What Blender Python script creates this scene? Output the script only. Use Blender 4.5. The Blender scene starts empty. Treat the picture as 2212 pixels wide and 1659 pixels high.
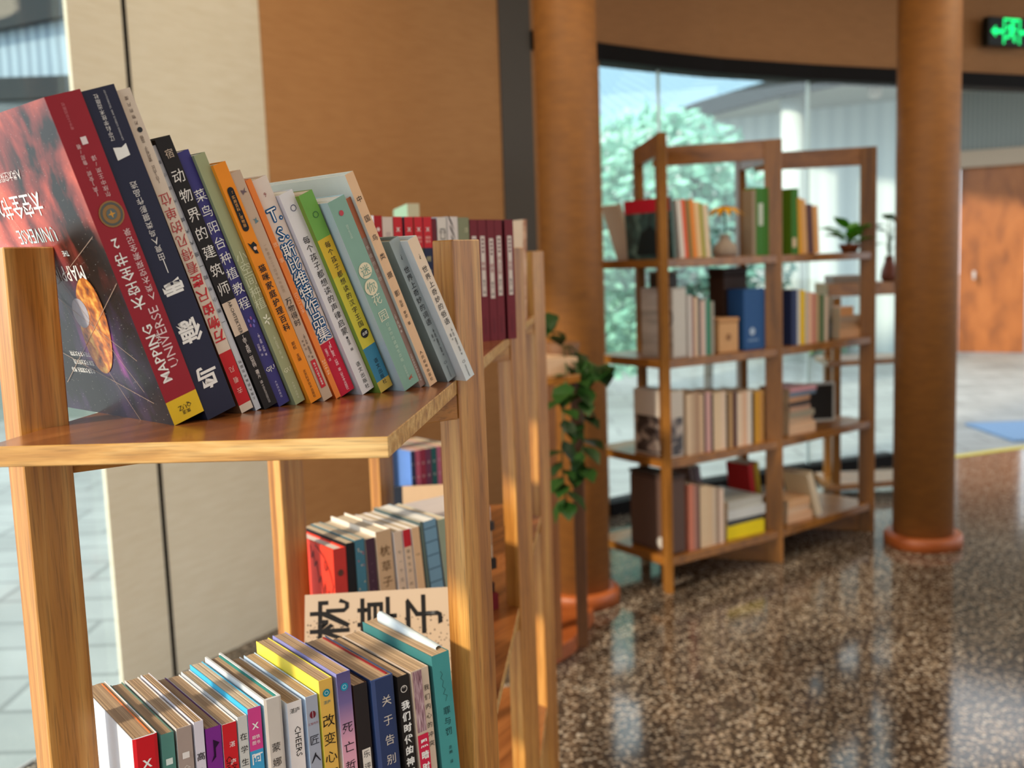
import bpy, bmesh, math, random
from mathutils import Matrix, Vector
random.seed(7)
SC = bpy.context.scene
COL = SC.collection
rad = math.radians

# ------------------------------------------------------------------ camera
cam_d = bpy.data.cameras.new('camera')
cam = bpy.data.objects.new('camera', cam_d)
COL.objects.link(cam)
cam_d.sensor_width = 36.0
cam_d.lens = 36.0 * 2180.1 / 2212.0
cam_d.clip_start = 0.02
cam_d.clip_end = 200
cam.matrix_world = (Matrix.Translation((0, 0, 1.45)) @ Matrix.Rotation(rad(90 - 6.7801), 4, 'X')
                    @ Matrix.Rotation(rad(-2.0355), 4, 'Z'))
cam_d.dof.use_dof = True
cam_d.dof.focus_distance = 0.97
cam_d.dof.aperture_fstop = 5.4
SC.camera = cam

# ------------------------------------------------------------------ light
world = bpy.data.worlds.new('sky')
SC.world = world
world.use_nodes = True
bg = world.node_tree.nodes['Background']
bg.inputs[0].default_value = (0.86, 0.94, 1.0, 1)
bg.inputs[1].default_value = 1.7
sun_d = bpy.data.lights.new('sun', 'SUN')
sun_d.energy = 2.9
sun_d.angle = rad(4.0)
sun_d.color = (1.0, 0.86, 0.66)
sun = bpy.data.objects.new('sun', sun_d)
COL.objects.link(sun)
SUN_AZ, SUN_EL = 48.0, 27.0
sd = Vector((math.sin(rad(SUN_AZ)) * math.cos(rad(SUN_EL)), math.cos(rad(SUN_AZ)) * math.cos(rad(SUN_EL)), -math.sin(rad(SUN_EL))))
sun.rotation_euler = sd.to_track_quat('-Z', 'Y').to_euler()
def added_fill_light(nm, loc, size, watts, col):  # unseen area lights added under the ceiling to lighten the interior
    d = bpy.data.lights.new(nm, 'AREA'); d.shape = 'DISK'; d.size = size; d.energy = watts; d.color = col
    o = bpy.data.objects.new(nm, d); COL.objects.link(o); o.location = loc
WARM = (1.0, 0.83, 0.58)
added_fill_light('added_fill_light', (1.4, 3.0, 3.40), 1.6, 17, WARM)
added_fill_light('added_fill_light', (-0.1, 3.2, 3.40), 1.0, 10, WARM)
added_fill_light('added_fill_light', (3.2, 4.4, 3.40), 1.6, 20, WARM)
added_fill_light('added_fill_light', (1.2, 0.2, 3.40), 1.6, 16, WARM)
vs = SC.view_settings
vs.view_transform = 'Standard'
vs.look = 'None'
vs.gamma = 1
vs.use_curve_mapping = False
vs.exposure = 0.45

# ------------------------------------------------------------------ materials
def lin(c):
    out = []
    for v in c[:3]:
        v = v / 255.0
        out.append(v / 12.92 if v <= 0.04045 else ((v + 0.055) / 1.055) ** 2.4)
    return (out[0], out[1], out[2], 1.0)

_mc = {}
def newmat(name):
    m = bpy.data.materials.new(name)
    m.use_nodes = True
    nt = m.node_tree
    return m, nt, nt.nodes['Principled BSDF']

def flat(c, rough=0.52, spec=0.25, vary=0.06):
    key = (tuple(c), rough, spec)
    if key in _mc:
        return _mc[key]
    m, nt, p = newmat('print_%d_%d_%d' % tuple(c[:3]))
    a = lin(c)
    n = nt.nodes.new('ShaderNodeTexNoise'); n.inputs['Scale'].default_value = 55; n.inputs['Detail'].default_value = 3
    tc = nt.nodes.new('ShaderNodeTexCoord'); nt.links.new(tc.outputs['Object'], n.inputs['Vector'])
    mx = nt.nodes.new('ShaderNodeMix'); mx.data_type = 'RGBA'
    mx.inputs[6].default_value = tuple(v * (1 - vary) for v in a[:3]) + (1,)
    mx.inputs[7].default_value = tuple(min(1, v * (1 + vary)) for v in a[:3]) + (1,)
    nt.links.new(n.outputs['Fac'], mx.inputs[0]); nt.links.new(mx.outputs[2], p.inputs['Base Color'])
    p.inputs['Roughness'].default_value = rough
    p.inputs['Specular IOR Level'].default_value = spec
    _mc[key] = m
    return m

def ramp(nt, stops):
    r = nt.nodes.new('ShaderNodeValToRGB')
    e = r.color_ramp.elements
    e[0].position, e[0].color = stops[0][0], lin(stops[0][1])
    e[1].position, e[1].color = stops[-1][0], lin(stops[-1][1])
    for s in stops[1:-1]:
        k = e.new(s[0]); k.color = lin(s[1])
    return r

def wood(name, dark, mid, light, rot=(0, 0, 0), rough=0.34, across=38.0, along=2.2, coat=0.0):
    """oak: long soft figure plus fine pores, stretched along the local X after the rotation"""
    m, nt, p = newmat(name)
    L = nt.links.new
    tc = nt.nodes.new('ShaderNodeTexCoord')
    mp = nt.nodes.new('ShaderNodeMapping'); mp.inputs['Rotation'].default_value = rot
    L(tc.outputs['Object'], mp.inputs['Vector'])
    m1 = nt.nodes.new('ShaderNodeMapping'); m1.inputs['Scale'].default_value = (along, across, across)
    L(mp.outputs[0], m1.inputs['Vector'])
    n1 = nt.nodes.new('ShaderNodeTexNoise'); n1.inputs['Scale'].default_value = 1.0; n1.inputs['Detail'].default_value = 5
    n1.inputs['Distortion'].default_value = 0.45
    L(m1.outputs[0], n1.inputs['Vector'])
    r1 = ramp(nt, [(0.30, dark), (0.48, mid), (0.68, light)])
    L(n1.outputs['Fac'], r1.inputs[0])
    m2 = nt.nodes.new('ShaderNodeMapping'); m2.inputs['Scale'].default_value = (22, 620, 620)
    L(mp.outputs[0], m2.inputs['Vector'])
    n2 = nt.nodes.new('ShaderNodeTexNoise'); n2.inputs['Scale'].default_value = 1.0; n2.inputs['Detail'].default_value = 2
    L(m2.outputs[0], n2.inputs['Vector'])
    r2 = ramp(nt, [(0.32, (150, 150, 150)), (0.50, (255, 255, 255))])
    L(n2.outputs['Fac'], r2.inputs[0])
    mx = nt.nodes.new('ShaderNodeMix'); mx.data_type = 'RGBA'; mx.blend_type = 'MULTIPLY'; mx.inputs[0].default_value = 0.45
    L(r1.outputs[0], mx.inputs[6]); L(r2.outputs[0], mx.inputs[7]); L(mx.outputs[2], p.inputs['Base Color'])
    b = nt.nodes.new('ShaderNodeBump'); b.inputs['Strength'].default_value = 0.12; b.inputs['Distance'].default_value = 0.001
    L(n2.outputs['Fac'], b.inputs['Height']); L(b.outputs[0], p.inputs['Normal'])
    p.inputs['Roughness'].default_value = rough
    p.inputs['Coat Weight'].default_value = coat
    p.inputs['Coat Roughness'].default_value = 0.12
    return m

OAK = dict(dark=(148, 93, 37), mid=(183, 123, 54), light=(212, 160, 86))
oak_post = wood('oak_upright', rot=(0, rad(90), 0), across=62, along=1.6, **OAK)
oak_row = wood('oak_diagonal', rot=(0, 0, rad(-46)), across=30, along=3, **OAK)
oak_board_dim = wood('oak_top_dimmed', (116, 66, 32), (142, 84, 42), (164, 102, 54), rot=(0, 0, rad(-60)), across=34, along=3, rough=0.26, coat=0.25)  # board-top oak darkened: the dimmer light on tops is put into the colour
oak_edge = wood('oak_board_edge', (154, 104, 46), (194, 146, 78), (228, 190, 124), rot=(0, 0, rad(3)), across=90, along=9)
walnut_far = wood('far_case_wood', (108, 68, 22), (136, 88, 32), (154, 102, 42), rot=(0, rad(90), 0), across=18)
walnut_flat = wood('far_case_board', (118, 74, 26), (144, 92, 36), (162, 106, 46), rot=(0, 0, rad(36)), across=18, rough=0.28)

def pages_mat(name, a, b):
    m, nt, p = newmat(name)
    tc = nt.nodes.new('ShaderNodeTexCoord')
    mp = nt.nodes.new('ShaderNodeMapping'); mp.inputs['Scale'].default_value = (900, 3, 3)
    n = nt.nodes.new('ShaderNodeTexNoise'); n.inputs['Scale'].default_value = 1; n.inputs['Detail'].default_value = 2
    r = ramp(nt, [(0.3, a), (0.7, b)])
    nt.links.new(tc.outputs['Object'], mp.inputs[0]); nt.links.new(mp.outputs[0], n.inputs['Vector'])
    nt.links.new(n.outputs['Fac'], r.inputs[0]); nt.links.new(r.outputs[0], p.inputs['Base Color'])
    p.inputs['Roughness'].default_value = 0.85
    return m
PG_CREAM = pages_mat('paper_cream', (178, 158, 130), (222, 206, 180))
PG_WHITE = pages_mat('paper_white', (206, 202, 192), (238, 236, 228))
PG_TAN = pages_mat('paper_tan', (150, 122, 92), (196, 168, 134))
WHITE = (238, 238, 234); INK = (24, 22, 22); CREAM = (228, 212, 188)

def two_tone(name, a, b, axis=2, lo=0.0, hi=1.0, rough=0.45, scale=(1, 1, 1), noise=False, detail=4, dist=0.6):
    """ink gradient along one local axis of the thing, or a blotchy print"""
    m, nt, p = newmat(name)
    tc = nt.nodes.new('ShaderNodeTexCoord')
    if noise:
        mp = nt.nodes.new('ShaderNodeMapping'); mp.inputs['Scale'].default_value = scale
        n = nt.nodes.new('ShaderNodeTexNoise'); n.inputs['Scale'].default_value = 1; n.inputs['Detail'].default_value = detail
        n.inputs['Distortion'].default_value = dist
        nt.links.new(tc.outputs['Object'], mp.inputs[0]); nt.links.new(mp.outputs[0], n.inputs['Vector'])
        fac = n.outputs['Fac']
    else:
        sx = nt.nodes.new('ShaderNodeSeparateXYZ'); nt.links.new(tc.outputs['Object'], sx.inputs[0])
        mr = nt.nodes.new('ShaderNodeMapRange'); mr.inputs[1].default_value = lo; mr.inputs[2].default_value = hi
        nt.links.new(sx.outputs[axis], mr.inputs[0]); fac = mr.outputs[0]
    r = ramp(nt, a if isinstance(a, list) else [(0, a), (1, b)])
    nt.links.new(fac, r.inputs[0]); nt.links.new(r.outputs[0], p.inputs['Base Color'])
    p.inputs['Roughness'].default_value = rough
    return m

# ------------------------------------------------------------------ mesh helpers
def obj(name, verts, faces, mats, parent=None, mi=None, smooth=False):
    me = bpy.data.meshes.new(name)
    me.from_pydata([tuple(v) for v in verts], [], faces)
    for m in (mats if isinstance(mats, (list, tuple)) else [mats]):
        me.materials.append(m)
    if mi:
        for p, i in zip(me.polygons, mi):
            p.material_index = i
    if smooth:
        for p in me.polygons:
            p.use_smooth = True
    me.validate(); me.update()
    o = bpy.data.objects.new(name, me)
    COL.objects.link(o)
    if parent:
        o.parent = parent
    return o

def empty(name, loc=(0, 0, 0), rz=0.0):
    o = bpy.data.objects.new(name, None)
    o.empty_display_size = 0.05
    COL.objects.link(o)
    o.location = loc
    o.rotation_euler = (0, 0, rz)
    return o

def tag(o, label=None, cat=None, group=None, kind=None):
    if label: o['label'] = label
    if cat: o['category'] = cat
    if group: o['group'] = group
    if kind: o['kind'] = kind
    return o

def prism(name, poly, z0, z1, mats, parent=None, bevel=0.0, side=0, top=0):
    """upright prism over a plan polygon given counter-clockwise; side/top choose material slots"""
    bm = bmesh.new()
    lo = [bm.verts.new((x, y, z0)) for x, y in poly]
    hi = [bm.verts.new((x, y, z1)) for x, y in poly]
    n = len(poly)
    f = bm.faces.new(hi); f.material_index = top
    f = bm.faces.new(lo[::-1]); f.material_index = top
    for i in range(n):
        f = bm.faces.new((lo[i], lo[(i + 1) % n], hi[(i + 1) % n], hi[i])); f.material_index = side
    bmesh.ops.recalc_face_normals(bm, faces=bm.faces)
    if bevel:
        bmesh.ops.bevel(bm, geom=list(bm.edges), offset=bevel, segments=1, affect='EDGES')
    me = bpy.data.meshes.new(name); bm.to_mesh(me); bm.free()
    for m in (mats if isinstance(mats, (list, tuple)) else [mats]):
        me.materials.append(m)
    o = bpy.data.objects.new(name, me); COL.objects.link(o)
    if parent: o.parent = parent
    return o

BOXF = [(0, 3, 2, 1), (4, 5, 6, 7), (0, 1, 5, 4), (1, 2, 6, 5), (2, 3, 7, 6), (3, 0, 4, 7)]
def box(name, x0, x1, y0, y1, z0, z1, mat, parent=None, bevel=0.0):
    return prism(name, [(x0, y0), (x1, y0), (x1, y1), (x0, y1)], z0, z1, mat, parent, bevel)

def bar(name, a, b, w, z0, z1, mat, parent=None, bevel=0.0, left=None):
    """plank standing between plan points a and b, w thick; left = thickness to the left of a->b only"""
    a = Vector(a); b = Vector(b); d = (b - a).normalized(); n = Vector((-d.y, d.x))
    l, r = (w / 2, w / 2) if left is None else ((w, 0) if left else (0, w))
    pts = [a - n * r, b - n * r, b + n * l, a + n * l]
    return prism(name, [(p.x, p.y) for p in pts], z0, z1, mat, parent, bevel)

def lathe(name, prof, mat, parent=None, seg=20, loc=(0, 0, 0), smooth=True):
    v, f = [], []
    for r, z in prof:
        for k in range(seg):
            a = 2 * math.pi * k / seg
            v.append((loc[0] + r * math.cos(a), loc[1] + r * math.sin(a), loc[2] + z))
    for i in range(len(prof) - 1):
        for k in range(seg):
            f.append((i * seg + k, i * seg + (k + 1) % seg, (i + 1) * seg + (k + 1) % seg, (i + 1) * seg + k))
    f.append(tuple(range(seg))[::-1]); f.append(tuple((len(prof) - 1) * seg + k for k in range(seg)))
    return obj(name, v, f, mat, parent, smooth=smooth)

def tube(name, pts, r, mat, parent=None, seg=6):
    v, f = [], []
    pts = [Vector(p) for p in pts]
    for i, p in enumerate(pts):
        t = (pts[min(i + 1, len(pts) - 1)] - pts[max(i - 1, 0)]).normalized()
        u = t.cross(Vector((0.31, 0.2, 0.93))).normalized(); w = t.cross(u)
        for k in range(seg):
            a = 2 * math.pi * k / seg
            v.append(p + (u * math.cos(a) + w * math.sin(a)) * r)
    for i in range(len(pts) - 1):
        for k in range(seg):
            f.append((i * seg + k, i * seg + (k + 1) % seg, (i + 1) * seg + (k + 1) % seg, (i + 1) * seg + k))
    f.append(tuple(range(seg))[::-1]); f.append(tuple((len(pts) - 1) * seg + k for k in range(seg)))
    return obj(name, v, f, mat, parent, smooth=True)

# ------------------------------------------------------------------ lettering (queued, converted together at the end)
TEXTQ = []
def letter(parent, s, centre, size, colour, mode='v', ang=0.0, bold=0.0, name='lettering', line=1.06, base=None, lift=0.0):
    """print on a local surface. base: 4x4 taking text plane to the parent's space (default: spine facing -Y)"""
    TEXTQ.append((parent, s, centre, size, colour, mode, ang, bold, name, line, base, lift))

def flush_text():
    jobs = []
    for (parent, s, c, size, colour, mode, ang, bold, name, line, base, lift) in TEXTQ:
        cu = bpy.data.curves.new(name, 'FONT')
        cu.body = '\n'.join(s) if mode == 'v' else s
        cu.size = size
        cu.align_x = 'CENTER'; cu.align_y = 'CENTER'
        cu.space_line = line
        cu.resolution_u = 1
        cu.offset = bold * size if bold <= 0.04 else 0.0
        o = bpy.data.objects.new(name + '_tmp', cu)
        COL.objects.link(o)
        jobs.append(o)
    bpy.context.view_layer.update()
    dg = bpy.context.evaluated_depsgraph_get()
    meshes = [bpy.data.meshes.new_from_object(o.evaluated_get(dg)) for o in jobs]
    for o, me, job in zip(jobs, meshes, TEXTQ):
        (parent, s, c, size, colour, mode, ang, bold, name, line, base, lift) = job
        cu = o.data
        bpy.data.objects.remove(o); bpy.data.curves.remove(cu)
        if mode == 'r':
            ang = ang - 90
        B = base if base is not None else Matrix.Rotation(rad(90), 4, 'X')
        M = Matrix.Translation(c) @ B @ Matrix.Rotation(rad(ang), 4, 'Z')
        if not len(me.vertices):
            continue
        # centre the ink itself
        xs = [v.co.x for v in me.vertices]; ys = [v.co.y for v in me.vertices]
        cx, cy = (min(xs) + max(xs)) / 2, (min(ys) + max(ys)) / 2
        me.transform(M @ Matrix.Translation((-cx, -cy, lift)))
        if bold > 0.04:          # outline halo: the same letters shifted all round
            src = [v.co.copy() for v in me.vertices]; pf = [tuple(p.vertices) for p in me.polygons]; n0 = len(src); vv = []; ff = []
            for q in range(10):
                a = q * math.pi / 5; sh = (B @ Vector((math.cos(a), math.sin(a), 0))) * bold * size
                vv += [c_ + sh for c_ in src]; ff += [tuple(i + n0 * q for i in f_) for f_ in pf]
            me = bpy.data.meshes.new(name); me.from_pydata(vv, [], ff)
        me.name = name
        me.materials.clear(); me.materials.append(flat(colour, 0.45))
        n = bpy.data.objects.new(name, me); COL.objects.link(n)
        n.parent = parent

# ------------------------------------------------------------------ books
def M_(c):
    return c if isinstance(c, bpy.types.Material) else flat(c)

def book(name, label, loc, az, th, H, D, spine, left=None, right=None, lean=0.0, pages=PG_CREAM, hard=False, bands=None,
         round_=0.0, group=None, cat='book', texts=None, slabs=5, pitch=0.0, flip=False):
    """spine faces local -Y, thickness along +X, depth along +Y.  az: compass direction of +X; lean tips the head to -X.
    bands: [(from_top, to_top, colour)] repaint stretches of the spine; texts: [(string, from_top, to_top, x, colour, opts)]"""
    c = 0.0022 if hard else 0.0007
    ins = 0.003 if hard else 0.0004
    b = round_
    mats = [M_(spine), M_(left if left is not None else spine), M_(right if right is not None else (left if left is not None else spine))]
    zs = [(0.0, 1.0, 0)]
    if bands:
        zs = []; cur = 0.0
        for f0, f1, colr in sorted(bands, key=lambda q: q[0]):
            if f0 > cur + 1e-4: zs.append((cur, f0, 0))
            mats.append(M_(colr)); zs.append((f0, f1, len(mats) - 1)); cur = f1
        if cur < 0.9999: zs.append((cur, 1.0, 0))
    out = [(0, D), (0, 0), (th * 0.14, -b), (th * 0.86, -b), (th, 0), (th, D)]
    inn = [(th - c, D), (th - c, c), (c, c), (c, D)]
    prof = out + inn
    if b == 0.0:
        out = [(0, D), (0, 0), (th, 0), (th, D)]; prof = out + inn
    levels = [H]
    for f0, f1, k in zs: levels.append(H * (1 - f1))
    n = len(prof); v = []; f = []; mi = []
    for z in levels:
        v += [(x, y, z) for x, y in prof]
    last = len(out) - 1
    for li, (f0, f1, k) in enumerate(zs):
        t0 = li * n; b0 = (li + 1) * n
        for i in range(n):
            j = (i + 1) % n
            f.append((b0 + i, b0 + j, t0 + j, t0 + i))
            if i == 0: mi.append(1)
            elif i < last - 1: mi.append(k)
            elif i == last - 1: mi.append(2)
            else: mi.append(1)
    f.append(tuple(range(n))[::-1] if False else tuple(range(n))); mi.append(1)
    f.append(tuple((len(levels) - 1) * n + i for i in range(n))[::-1]); mi.append(1)
    o = obj(name, v, f, mats, None, mi)
    o.matrix_world = (Matrix.Translation(loc) @ Matrix.Rotation(rad(90 - az), 4, 'Z')
                      @ Matrix.Rotation(rad(pitch), 4, 'X') @ Matrix.Rotation(rad(-lean), 4, 'Y'))
    tag(o, label, cat, group)
    # leaves: a few gatherings of slightly different height
    pv, pf = [], []
    w = th - 2 * c - 0.0002
    cuts = [0.0]
    for k in range(slabs - 1): cuts.append((k + 1 + random.uniform(-0.25, 0.25)) / slabs)
    cuts.append(1.0)
    for k in range(slabs):
        x0, x1 = c + 0.0001 + w * cuts[k], c + 0.0001 + w * cuts[k + 1]
        top = H - ins - random.uniform(0, 0.0007); d1 = D - ins - random.uniform(0, 0.0012)
        q = len(pv)
        pv += [(x0, c, ins), (x1, c, ins), (x1, d1, ins), (x0, d1, ins), (x0, c, top), (x1, c, top), (x1, d1, top), (x0, d1, top)]
        pf += [tuple(q + i for i in fc) for fc in BOXF]
    obj('pages', pv, pf, pages, o)
    for t in (texts or []):
        s, f0, f1, x, colr = t[:5]
        op = t[5] if len(t) > 5 else {}
        mode = op.get('mode', 'v')
        span = abs(f1 - f0) * H
        if 'size' in op: size = op['size']
        elif mode == 'v': size = min(span / (len(s) * 1.06), th * 0.9)
        elif mode == 'r': size = span / max(1, len(s)) / op.get('k', 0.62)
        else: size = th * 0.8 / max(1, len(s)) * 1.0
        line = 1.06
        if mode == 'v' and len(s) > 1:
            line = max(0.8, (span - size * 0.9) / ((len(s) - 1) * size))
        zc = H * (1 - (f0 + f1) / 2); xc = th * x; an = op.get('ang', 0)
        if flip:
            zc = H - zc; xc = th - xc; an += 180
        letter(o, s, (xc, -b - 0.0004, zc), size, colr, mode, an, op.get('bold', 0.0), op.get('name', 'lettering'), line, None, op.get('lift', 0.0))
    return o

def decal(name, parent, kind, centre, w, h, colour, base=None, seg=20, ang=0.0):
    """flat printed mark lying on the spine: disc, ring, rect or a polygon of unit points"""
    pts = []; faces = []
    if kind == 'disc':
        pts = [(math.cos(2 * math.pi * k / seg) * w / 2, math.sin(2 * math.pi * k / seg) * h / 2) for k in range(seg)]; faces = [tuple(range(seg))]
    elif kind == 'ring':
        for r in (1.0, 0.8):
            pts += [(math.cos(2 * math.pi * k / seg) * w / 2 * r, math.sin(2 * math.pi * k / seg) * h / 2 * r) for k in range(seg)]
        faces = [(k, (k + 1) % seg, seg + (k + 1) % seg, seg + k) for k in range(seg)]
    elif kind == 'rect':
        pts = [(-w / 2, -h / 2), (w / 2, -h / 2), (w / 2, h / 2), (-w / 2, h / 2)]; faces = [(0, 1, 2, 3)]
    elif kind == 'stadium':
        r = w / 2
        for s, cy in ((1, h / 2 - r), (-1, -h / 2 + r)):
            for k in range(9):
                a = math.pi * k / 8 + (0 if s > 0 else math.pi)
                pts.append((math.cos(a) * r, cy + math.sin(a) * r))
        faces = [tuple(range(len(pts)))]
    else:
        pts = [(x * w, y * h) for x, y in kind]; faces = [tuple(range(len(pts)))]
    B = base if base is not None else Matrix.Rotation(rad(90), 4, 'X')
    M = Matrix.Translation(centre) @ B @ Matrix.Rotation(rad(ang), 4, 'Z')
    return obj(name, [M @ Vector((x, y, 0)) for x, y in pts], faces, M_(colour), parent)

def rowpos(o, az, t, off=0.0, z=None):
    r = Vector((math.sin(rad(az)), math.cos(rad(az)), 0)); n = Vector((r.y, -r.x, 0))
    p = Vector(o) + r * t + n * off
    if z is not None: p.z = z
    return p

# ================================================================== THE SETTING
# plan of the round building's outer wall, from left to right
def terrazzo():
    m, nt, p = newmat('terrazzo')
    L = nt.links.new
    tc = nt.nodes.new('ShaderNodeTexCoord')
    cols = []
    v = nt.nodes.new('ShaderNodeTexVoronoi'); v.feature = 'F1'; v.inputs['Scale'].default_value = 78; v.inputs['Randomness'].default_value = 1
    L(tc.outputs['Object'], v.inputs['Vector'])
    e = nt.nodes.new('ShaderNodeTexVoronoi'); e.feature = 'DISTANCE_TO_EDGE'; e.inputs['Scale'].default_value = 78; e.inputs['Randomness'].default_value = 1
    L(tc.outputs['Object'], e.inputs['Vector'])
    sp = nt.nodes.new('ShaderNodeSeparateColor'); L(v.outputs['Color'], sp.inputs[0])
    chip = ramp(nt, [(0.0, (70, 58, 48)), (0.30, (110, 94, 78)), (0.55, (154, 134, 114)), (0.8, (186, 168, 148)), (1.0, (206, 194, 178))])
    L(sp.outputs[0], chip.inputs[0])
    edge = ramp(nt, [(0.40, (0, 0, 0)), (0.54, (255, 255, 255))])
    L(v.outputs['Distance'], edge.inputs[0])
    mx = nt.nodes.new('ShaderNodeMix'); mx.data_type = 'RGBA'
    mx.inputs[7].default_value = lin((62, 52, 44))
    L(edge.outputs[0], mx.inputs[0]); L(chip.outputs[0], mx.inputs[6]); L(mx.outputs[2], p.inputs['Base Color'])
    p.inputs['Roughness'].default_value = 0.11
    p.inputs['Specular IOR Level'].default_value = 0.55
    return m

def paving(name, a, b, size):
    m, nt, p = newmat(name)
    L = nt.links.new
    tc = nt.nodes.new('ShaderNodeTexCoord')
    n = nt.nodes.new('ShaderNodeTexNoise'); n.inputs['Scale'].default_value = 1.3; n.inputs['Detail'].default_value = 6
    L(tc.outputs['Object'], n.inputs['Vector'])
    r = ramp(nt, [(0.3, a), (0.7, b)]); L(n.outputs['Fac'], r.inputs[0])
    br = nt.nodes.new('ShaderNodeTexBrick'); br.inputs['Scale'].default_value = size
    br.inputs['Color1'].default_value = (1, 1, 1, 1); br.inputs['Color2'].default_value = (0.86, 0.86, 0.86, 1); br.inputs['Mortar'].default_value = (0.6, 0.6, 0.6, 1)
    br.inputs['Mortar Size'].default_value = 0.012
    L(tc.outputs['Object'], br.inputs['Vector'])
    mx = nt.nodes.new('ShaderNodeMix'); mx.data_type = 'RGBA'; mx.blend_type = 'MULTIPLY'; mx.inputs[0].default_value = 1
    L(r.outputs[0], mx.inputs[6]); L(br.outputs['Color'], mx.inputs[7]); L(mx.outputs[2], p.inputs['Base Color'])
    p.inputs['Roughness'].default_value = 0.6
    return m

def plaster(name, a, b, scale=(9, 9, 60), rough=0.8, bump=0.15):
    m, nt, p = newmat(name)
    tc = nt.nodes.new('ShaderNodeTexCoord')
    mp = nt.nodes.new('ShaderNodeMapping'); mp.inputs['Scale'].default_value = scale
    n = nt.nodes.new('ShaderNodeTexNoise'); n.inputs['Scale'].default_value = 1; n.inputs['Detail'].default_value = 5
    r = ramp(nt, [(0.25, a), (0.75, b)])
    nt.links.new(tc.outputs['Object'], mp.inputs[0]); nt.links.new(mp.outputs[0], n.inputs['Vector'])
    nt.links.new(n.outputs['Fac'], r.inputs[0]); nt.links.new(r.outputs[0], p.inputs['Base Color'])
    bp = nt.nodes.new('ShaderNodeBump'); bp.inputs['Strength'].default_value = bump; bp.inputs['Distance'].default_value = 0.004
    nt.links.new(n.outputs['Fac'], bp.inputs['Height']); nt.links.new(bp.outputs[0], p.inputs['Normal'])
    p.inputs['Roughness'].default_value = rough
    return m

def ribbed(name, a, b, scale, axis='X', rough=0.6):
    m, nt, p = newmat(name)
    tc = nt.nodes.new('ShaderNodeTexCoord')
    w = nt.nodes.new('ShaderNodeTexWave'); w.bands_direction = axis; w.inputs['Scale'].default_value = scale; w.inputs['Distortion'].default_value = 0.6
    w.inputs['Detail'].default_value = 2
    r = ramp(nt, [(0.1, a), (0.8, b)])
    nt.links.new(tc.outputs['Object'], w.inputs['Vector']); nt.links.new(w.outputs['Fac'], r.inputs[0]); nt.links.new(r.outputs[0], p.inputs['Base Color'])
    bp = nt.nodes.new('ShaderNodeBump'); bp.inputs['Strength'].default_value = 0.15; bp.inputs['Distance'].default_value = 0.01
    nt.links.new(w.outputs['Fac'], bp.inputs['Height']); nt.links.new(bp.outputs[0], p.inputs['Normal'])
    p.inputs['Roughness'].default_value = rough
    return m

def pane_glass():
    m = bpy.data.materials.new('window_glass'); m.use_nodes = True
    nt = m.node_tree; nt.nodes.clear()
    o = nt.nodes.new('ShaderNodeOutputMaterial'); mix = nt.nodes.new('ShaderNodeMixShader')
    t = nt.nodes.new('ShaderNodeBsdfTransparent'); t.inputs[0].default_value = (0.93, 0.99, 0.985, 1)
    g = nt.nodes.new('ShaderNodeBsdfGlossy'); g.inputs['Roughness'].default_value = 0.02
    mix.inputs[0].default_value = 0.05
    nt.links.new(t.outputs[0], mix.inputs[1]); nt.links.new(g.outputs[0], mix.inputs[2])
    nt.links.new(mix.outputs[0], o.inputs[0])
    return m

GLASS = pane_glass()
TERR = terrazzo()
ORANGE = plaster('ochre_panel', (176, 124, 74), (188, 136, 84))
FASCIA = plaster('ochre_fascia', (158, 110, 66), (170, 120, 74))
CREAMW = plaster('cream_panel', (224, 214, 190), (234, 226, 206))
COLUMN = plaster('column_veneer', (128, 80, 30), (150, 95, 37), scale=(14, 14, 40), rough=0.6)
CEILM = plaster('ceiling_paint', (178, 158, 130), (190, 170, 142))
DARKM = flat((16, 10, 8), 0.7, 0.15)
GREYP = flat((84, 78, 72), 0.6)
RING = wood('column_ring_wood', (138, 66, 24), (160, 80, 32), (174, 92, 40), rough=0.45, across=10)

CURVE = [(-1.70, -2.2), (-1.86, -0.8), (-1.90, 0.6), (-1.82, 1.7), (-1.62, 2.6), (-1.36, 3.30), (-1.27, 3.53), (-0.94, 4.10), (-0.55, 4.60),
         (-0.01, 5.14), (0.148, 5.28), (0.533, 5.64), (0.90, 5.91), (1.295, 6.17), (1.93, 6.48), (2.60, 6.76), (3.09, 6.95), (3.60, 7.16), (5.0, 7.60), (7.2, 8.0)]

def S(o, name=None):
    o['kind'] = 'structure'
    return o

def wall_strip(name, pts, z0, z1, mat, thick=0.1, inward=0.0, parent=None):
    """curved wall piece following plan points; thickness goes outwards (left of travel)"""
    n = len(pts)
    P = [Vector(p) for p in pts]
    N = []
    for i in range(n):
        d = (P[min(i + 1, n - 1)] - P[max(i - 1, 0)]).normalized(); N.append(Vector((-d.y, d.x)))
    a = [p - q * inward for p, q in zip(P, N)]; b = [p + q * thick for p, q in zip(P, N)]
    poly = [(p.x, p.y) for p in a] + [(p.x, p.y) for p in b[::-1]]
    v = [(x, y, z0) for x, y in poly] + [(x, y, z1) for x, y in poly]
    m = 2 * n
    f = []
    for i in range(n - 1):
        f += [(i, i + 1, m + i + 1, m + i), (m - 2 - i, m - 1 - i, 2 * m - 1 - i, 2 * m - 2 - i)]
        f += [(m + i, m + i + 1, m + m - 2 - i, m + m - 1 - i), (i + 1, i, m - 1 - i, m - 2 - i)]
    f += [(0, m, 2 * m - 1, m - 1), (n - 1, n, m + n, m + n - 1)]
    o = obj(name, v, f, mat, parent)
    return o

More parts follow.
